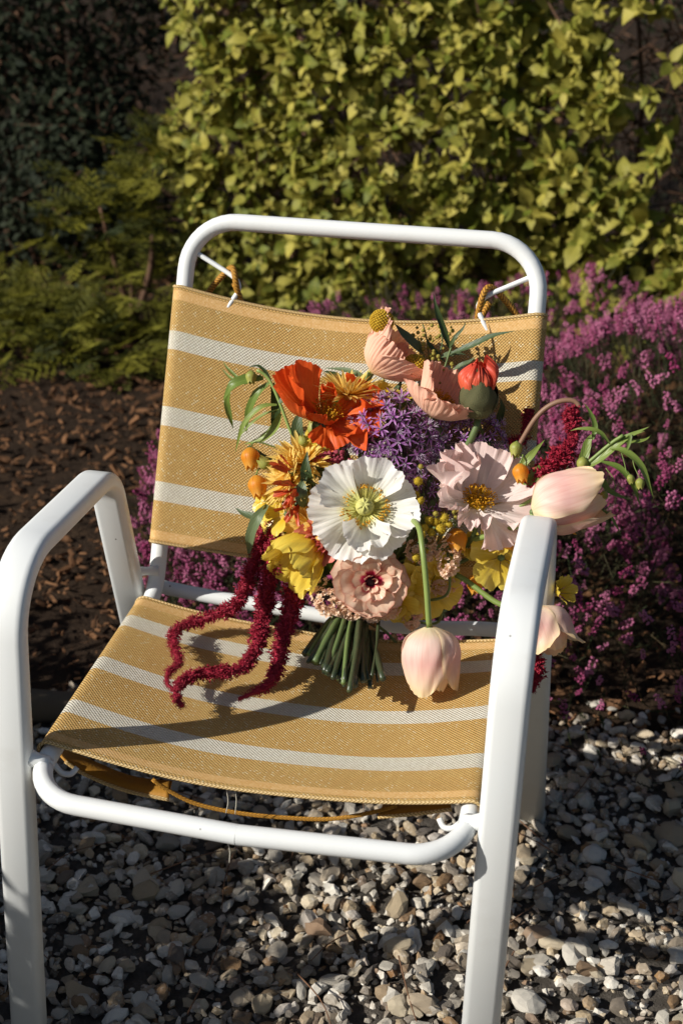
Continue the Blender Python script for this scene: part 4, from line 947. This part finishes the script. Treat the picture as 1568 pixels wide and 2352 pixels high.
amaranth([P(606, 1185, .06), P(600, 1240, .07), P(578, 1310, .075), PS(545, 1385, .04), PS(490, 1415, .022), PS(440, 1430, .012), PS(402, 1450, .010), PS(400, 1485, .010), PS(412, 1520, .010), PS(388, 1545, .010), PS(384, 1570, .008), PS(396, 1582, .006)], [.006, .0095, .0105, .010, .010, .0085, .008, .008, .007, .006, .005, .003], 'crimson amaranth tassel trailing furthest across the seat in a wavy line', 91)
amaranth([P(622, 1190, .07), P(625, 1290, .08), P(612, 1360, .085), PS(602, 1420, .035), PS(590, 1480, .02), PS(562, 1530, .012), PS(510, 1545, .010), PS(455, 1548, .010), PS(412, 1572, .010), PS(405, 1600, .009), PS(418, 1622, .007)], [.008, .012, .0125, .012, .0115, .0105, .009, .009, .0085, .007, .004], 'crimson amaranth tassel trailing down the middle and curling at its tip', 92)
amaranth([P(668, 1270, .06), P(676, 1340, .065), PS(666, 1410, .045), PS(648, 1470, .022), PS(636, 1530, .010), PS(620, 1568, .009), PS(580, 1592, .008), PS(548, 1606, .006)], [.011, .013, .0125, .011, .0105, .009, .007, .003], 'short crimson amaranth tassel nearest the cut stems', 93)
stp = [P(1120, 1130, .05), P(1175, 1050, .06), P(1230, 960, .075), P(1275, 925, .08), P(1318, 921, .08), P(1332, 945, .08), P(1328, 985, .08)]
amaranth([P(1312, 935, .085), P(1314, 970, .085), P(1316, 1010, .085), P(1298, 1040, .088), P(1272, 1068, .09), P(1248, 1090, .09), P(1228, 1120, .09)], [.009, .0115, .006, .0125, .014, .014, .012], 'crimson amaranth tassel hanging from an arched red stem', 94, stemp=stp)
amaranth([PY(1215, 1480, .33), PY(1232, 1530, .32), PY(1222, 1590, .31)], [.008, .011, .004], 'crimson amaranth tip hanging behind the armrest post', 95)
amaranth([P(1200, 1020, .03), P(1215, 940, .02)], [.006, .010], 'dark amaranth tuft against the edge of the chair back', 96, 160)
amaranth([P(1168, 1020, .05), P(1192, 1012, .05)], [.006, .009], 'dark amaranth tuft beside the pale seed bud', 97, 160)

# leaves: blades along pixel paths
def blade(pts, W, mat, label=None, offs=None, fold=.35, nn=None, name='leaf', shape=(0, .25, .6, 1), wv=(.35, 1, .85, .02)):
    p_ = smooth_path(pts, 16); T = np.gradient(p_, axis=0); T /= np.linalg.norm(T, axis=1)[:, None]
    n0 = nrm(-CF*.8+CU*.5 if nn is None else np.array(nn)); V = []; UV = []
    for i in range(16):
        s = i/15; x = nrm(np.cross(T[i], n0)); z = np.cross(x, T[i]); wd = W/2*np.interp(s, shape, wv)
        for t in (-1, -.5, 0, .5, 1): V.append(p_[i]+x*t*wd+z*abs(t)*wd*fold); UV.append(((t+1)/2, s))
    return mob(name, (np.array(V), [grid_faces(16, 5)], np.array(UV)), mat, bouquet, label=label)
def L(path, off, W, mat, **k):
    of = off if hasattr(off, '__len__') else [off]*len(path); return blade([P(u, v, o) for (u, v), o in zip(path, of)], W, mat, **k)
mm = .00055
# pale curling leaves, left
mob('leafy_stem', tube(smooth_path([P(700, 1030, .06), P(672, 1000, .06), P(650, 945, .06), P(628, 890, .06), P(610, 862, .06), P(590, 850, .062)], 24), .0022, 8), M_GREENST, bouquet)
L([(605, 870), (570, 872), (535, 885), (512, 920)], (.06, .065, .07, .06), 30*mm, M_GREEN)
L([(618, 880), (590, 905), (570, 950), (566, 995)], (.06, .06, .05, .04), 22*mm, M_GREEN)
L([(528, 900), (522, 930), (530, 965), (536, 985)], (.06, .05, .045, .04), 16*mm, M_GREEN)
L([(636, 930), (600, 935), (560, 975), (540, 1040)], (.06, .065, .06, .045), 15*mm, M_GREEN)
L([(640, 940), (600, 955), (570, 980), (545, 1010)], (.058, .05, .05, .04), 8*mm, M_GREEN)
L([(625, 880), (634, 920), (630, 980), (610, 1010)], (.05, .045, .035, .03), 26*mm, M_DKLEAF)
L([(645, 950), (630, 985), (600, 1010), (560, 1020)], (.05, .04, .035, .03), 24*mm, M_GREEN)
L([(600, 862), (560, 880), (530, 868), (508, 845)], (.06, .06, .055, .05), 12*mm, M_GREEN)
L([(560, 880), (545, 868), (522, 845), (512, 830)], (.06, .055, .05, .045), 9*mm, M_GREEN)
L([(625, 885), (610, 855), (590, 840), (565, 848)], (.06, .06, .06, .06), 9*mm, M_DKLEAF)
L([(640, 925), (660, 915), (680, 925), (690, 930)], .065, 20*mm, M_GREY)
L([(570, 1025), (600, 1050), (630, 1058), (665, 1050)], (.06, .06, .06, .06), 20*mm, M_DKLEAF)
# leaves round the poppies, left flank
L([(690, 1020), (682, 990), (688, 960), (705, 945)], .06, 30*mm, M_GREY)
L([(736, 1020), (732, 990), (728, 965), (722, 945)], (.09, .098, .1, .1), 36*mm, M_DKLEAF)
L([(712, 1125), (704, 1100), (702, 1070), (706, 1035)], (.09, .11, .112, .11), 30*mm, M_DKLEAF)
L([(700, 1165), (692, 1140), (694, 1115), (705, 1092)], (.1, .115, .115, .11), 32*mm, M_GREY)
L([(614, 1160), (592, 1190), (575, 1235), (572, 1285)], (.085, .095, .085, .07), 28*mm, M_GREY)
L([(615, 1195), (590, 1190), (560, 1180), (540, 1166)], (.07, .06, .055, .05), 22*mm, M_GREY)
# top right sprigs
L([(970, 812), (950, 790), (925, 765), (905, 742)], (.045, .055, .055, .05), 24*mm, M_GREY)
L([(1032, 800), (1020, 765), (1003, 715), (994, 672)], (.05, .055, .06, .06), 17*mm, M_DKLEAF)
L([(1035, 812), (1080, 795), (1130, 772), (1182, 760)], (.05, .06, .065, .07), 18*mm, M_GREY)
L([(1030, 800), (1045, 775), (1062, 755), (1070, 738)], (.05, .055, .055, .055), 10*mm, M_DKLEAF)
L([(1040, 850), (1060, 838), (1078, 830), (1092, 818)], (.055, .06, .06, .06), 12*mm, M_GREY)
L([(1010, 820), (1030, 815), (1050, 812), (1070, 815)], (.045, .045, .045, .04), 16*mm, M_GREY)
L([(1020, 830), (1000, 810), (985, 790), (975, 770)], (.04, .045, .045, .04), 12*mm, M_DKLEAF)
L([(850, 880), (820, 860), (790, 850), (745, 845)], (.04, .04, .035, .03), 16*mm, M_GREY)
L([(800, 890), (780, 870), (760, 858), (742, 852)], (.04, .04, .04, .04), 20*mm, M_DKLEAF)
mob('twig', tube(smooth_path([P(985, 960, .04), P(1010, 880, .045), P(1035, 800, .05), P(1050, 765, .05)], 16), .0014, 6), M_STEM, bouquet)
for pp in (((1000, 900), (985, 820), (978, 770), (970, 745)), ((1000, 900), (1000, 840), (1015, 790), (1012, 760)), ((985, 860), (968, 800), (958, 775))):
    mob('twig', tube(smooth_path([P(u, v, .04) for u, v in pp], 14), .0009, 5), M_STEM, bouquet)
rs = np.random.RandomState(77); X = []
for _ in range(70):
    u, v = rs.choice([970, 1000, 1015, 985, 1025])+rs.randn()*16, rs.uniform(745, 890); X.append(mat4(np.eye(3), P(u, v, .04+rs.rand()*.015), rs.uniform(.0016, .003)))
mob('mimosa_buds', scatter([ico(1, 1)], X), M_MIMB, bouquet, kind='stuff', label='loose yellow green mimosa buds among the upper twigs')
# pale leaves, right
for pth, of, W in (([(1180, 1170), (1270, 1120), (1340, 1070), (1400, 1020), (1430, 1000)], .1, 0),):
    mob('leafy_stem', tube(smooth_path([P(u, v, .095+.03*i/4) for i, (u, v) in enumerate(pth)], 24), .0022, 8), M_GREENST, bouquet)
for pth, of, W in (
    ([(1335, 1080), (1380, 1050), (1430, 1010), (1490, 980)], (.11, .115, .12, .12), 22), ([(1400, 1020), (1370, 990), (1330, 985), (1308, 990)], (.12, .125, .125, .12), 12),
    ([(1400, 1030), (1430, 1035), (1470, 1070), (1500, 1145)], (.12, .125, .125, .115), 18), ([(1380, 1060), (1420, 1075), (1450, 1110), (1470, 1165)], (.12, .12, .12, .11), 16),
    ([(1420, 1010), (1450, 1015), (1480, 1010), (1495, 998)], (.12, .12, .115, .11), 10), ([(1360, 1010), (1365, 980), (1355, 950), (1340, 925)], (.11, .11, .11, .11), 13),
    ([(1330, 1085), (1340, 1050), (1352, 1010), (1375, 990)], (.105, .105, .105, .105), 22), ([(1425, 1010), (1445, 1000), (1440, 1030), (1430, 1045)], (.12, .125, .125, .12), 9),
    ([(1380, 1170), (1400, 1185), (1415, 1210), (1425, 1225)], (.11, .11, .105, .1), 8), ([(1190, 1110), (1200, 1070), (1220, 1045), (1250, 1010)], (.085, .09, .09, .08), 20),
    ([(1200, 1120), (1225, 1095), (1250, 1075), (1275, 1060)], (.09, .095, .09, .08), 30), ([(1345, 1090), (1380, 1105), (1400, 1130), (1450, 1150)], (.11, .11, .11, .1), 16), ([(1350, 1060), (1390, 1040), (1440, 1005), (1480, 990)], (.1, .1, .1, .1), 14)):
    L(pth, of, W*mm if W else .01, M_GREEN)
for pp in (((1420, 1020), (1432, 1060), (1438, 1085), (1445, 1090)), ((1450, 1040), (1455, 1070), (1468, 1098)), ((1390, 1075), (1408, 1100), (1410, 1125), (1388, 1128))):
    mob('tendril', tube(smooth_path([P(u, v, .12) for u, v in pp], 14), .0006, 5), M_GREENST, bouquet)
# filler greenery between the flowers
rs = np.random.RandomState(88)
for k in range(46):
    u0, v0 = 830+rs.randn()*30, 1330+rs.randn()*30; a = rs.uniform(-1.45, 1.45); Lp = rs.uniform(120, 330); u1, v1 = u0+math.sin(a)*Lp*.85, v0-math.cos(a)*Lp
    u1 = min(max(u1, 640), 1150)
    L([(u0+(u1-u0)*.45, v0+(v1-v0)*.45), (u0+(u1-u0)*.75+rs.randn()*12, v0+(v1-v0)*.75), (u1, v1)], (.03, .045, .05), rs.uniform(18, 34)*mm, (M_DKLEAF, M_GREY, M_GREEN)[k % 3])
for k in range(9):
    u1, v1 = rs.uniform(840, 1010), rs.uniform(890, 960); mob('stem', tube(smooth_path([P(u1, v1, .045), P(u1*.8+830*.2, 1050, .035), TIE], 12), .0022, 7), M_STEM, bouquet)

# small extra blooms that close the gaps in the bouquet
rs = np.random.RandomState(123)
for u, v, of, r_, n_ in ((742, 1010, .07, .018, (-.2, .5, .8)), (880, 905, .05, .016, (.2, .7, .5)), (925, 915, .045, .014, (0, .8, .5)), (610, 1150, .07, .018, (-.8, .1, .5)), (1130, 1235, .07, .02, (.4, .1, .8)), (960, 1300, .075, .02, (.2, 0, 1)), (1015, 1300, .07, .018, (.3, .1, 1)), (880, 1395, .095, .018, (.1, -.5, .8)), (1075, 1255, .07, .018, (.2, .1, 1))):
    yflower(P(u, v, of), CV(*n_), r_, [(k*72+rs.rand()*30, 30, 18+rs.randn()*12, 40, 1.0+rs.randn()*.1) for k in range(5)], None, int(u), False)
for u, v, of, L_, n_ in ((722, 1000, .08, .02, (-.1, 1, .2)), (738, 1022, .08, .018, (.1, 1, .2)), (618, 1075, .075, .02, (-.6, .6, .2)), (700, 1025, .075, .016, (-.3, 1, .2))):
    lantern(P(u, v, of), CV(*n_), L_, None, M_LAN2)
for k in range(26):
    u, v = rs.choice([760, 840, 930, 1020, 1100])+rs.randn()*26, rs.uniform(850, 1000); L([(u+rs.randn()*14, v+60), (u+rs.randn()*10, v+25), (u+rs.randn()*16, v)], (.03, .04, .045), rs.uniform(10, 20)*mm, (M_DKLEAF, M_GREY, M_GREEN)[k % 3])
for u, v, l in ((930, 1110, 'dark celosia tuft beside the white poppy rim'),):
    X = []
    for _ in range(120):
        d = nrm(rs.randn(3)); X.append(mat4(frame(d), P(u, v, .07)+d*.009, rs.uniform(.0015, .003)))
    mob('celosia', scatter([ico(1, 0)], X), M_CEL, bouquet, smooth=False, label=l)

# cut stems fanning out below the tie, and the raffia
rs = np.random.RandomState(99)
for k in range(64):
    f_ = rs.uniform(-1, 1); u1 = 785+f_*88+rs.randn()*5; v1 = 1562-max(0, -f_)*62+rs.randn()*9-max(0, f_)*2
    e = PS(u1, v1, rs.uniform(.006, .030)); t0 = TIE+CR*f_*.018+rs.randn(3)*.006+CU*.012; r_ = rs.uniform(.0016, .0048)
    pth = smooth_path([t0+CU*.03-CR*f_*.02, t0, (t0+e)/2+rs.randn(3)*.003, e], 14); rr = np.full(14, r_)*(1+.06*snoise(np.arange(14), rs, 1))
    mob('cut_stem', tube(pth, rr, 8), M_STEMD if rs.rand() < .85 else M_STEM, bouquet)
M_RAF = m_simple('raffia', 'b08a58', .7, .25, 120, .1, .2, .3)
def ring(c, ax, r, wd, tw=0):
    a = np.linspace(0, 2*PI, 40); x = nrm(np.cross(ax, (.2, .9, .3))); y = np.cross(ax, x); p_ = c+np.outer(np.cos(a), x)*r+np.outer(np.sin(a), y)*r*.8+np.outer(np.sin(a*2+tw), ax)*.0015
    return tube(p_, 1.0, section=np.array([(.0009, wd), (-.0009, wd), (-.0009, -wd), (.0009, -wd)]), cap=False)
EB = PS(785, 1556, .018); ax = nrm(TIE-EB); TC = TIE+(EB-TIE)*.20
for k in range(3): mob('raffia_tie', ring(TC+ax*(.004*k-.004), nrm(ax+CR*(.25-.2*k)), .0275+.0008*k, .003), M_RAF, bouquet)
c = TC-CF*.026+CR*.006
for pth in (((0, 0), (14, 8), (30, 22)), ((0, 0), (20, 4), (34, 12)), ((0, 0), (12, 16), (14, 30))):
    blade([c+CR*a*mm-CU*b*mm for a, b in pth], .006, M_RAF, name='raffia_tail', wv=(1, 1, 1, .8))
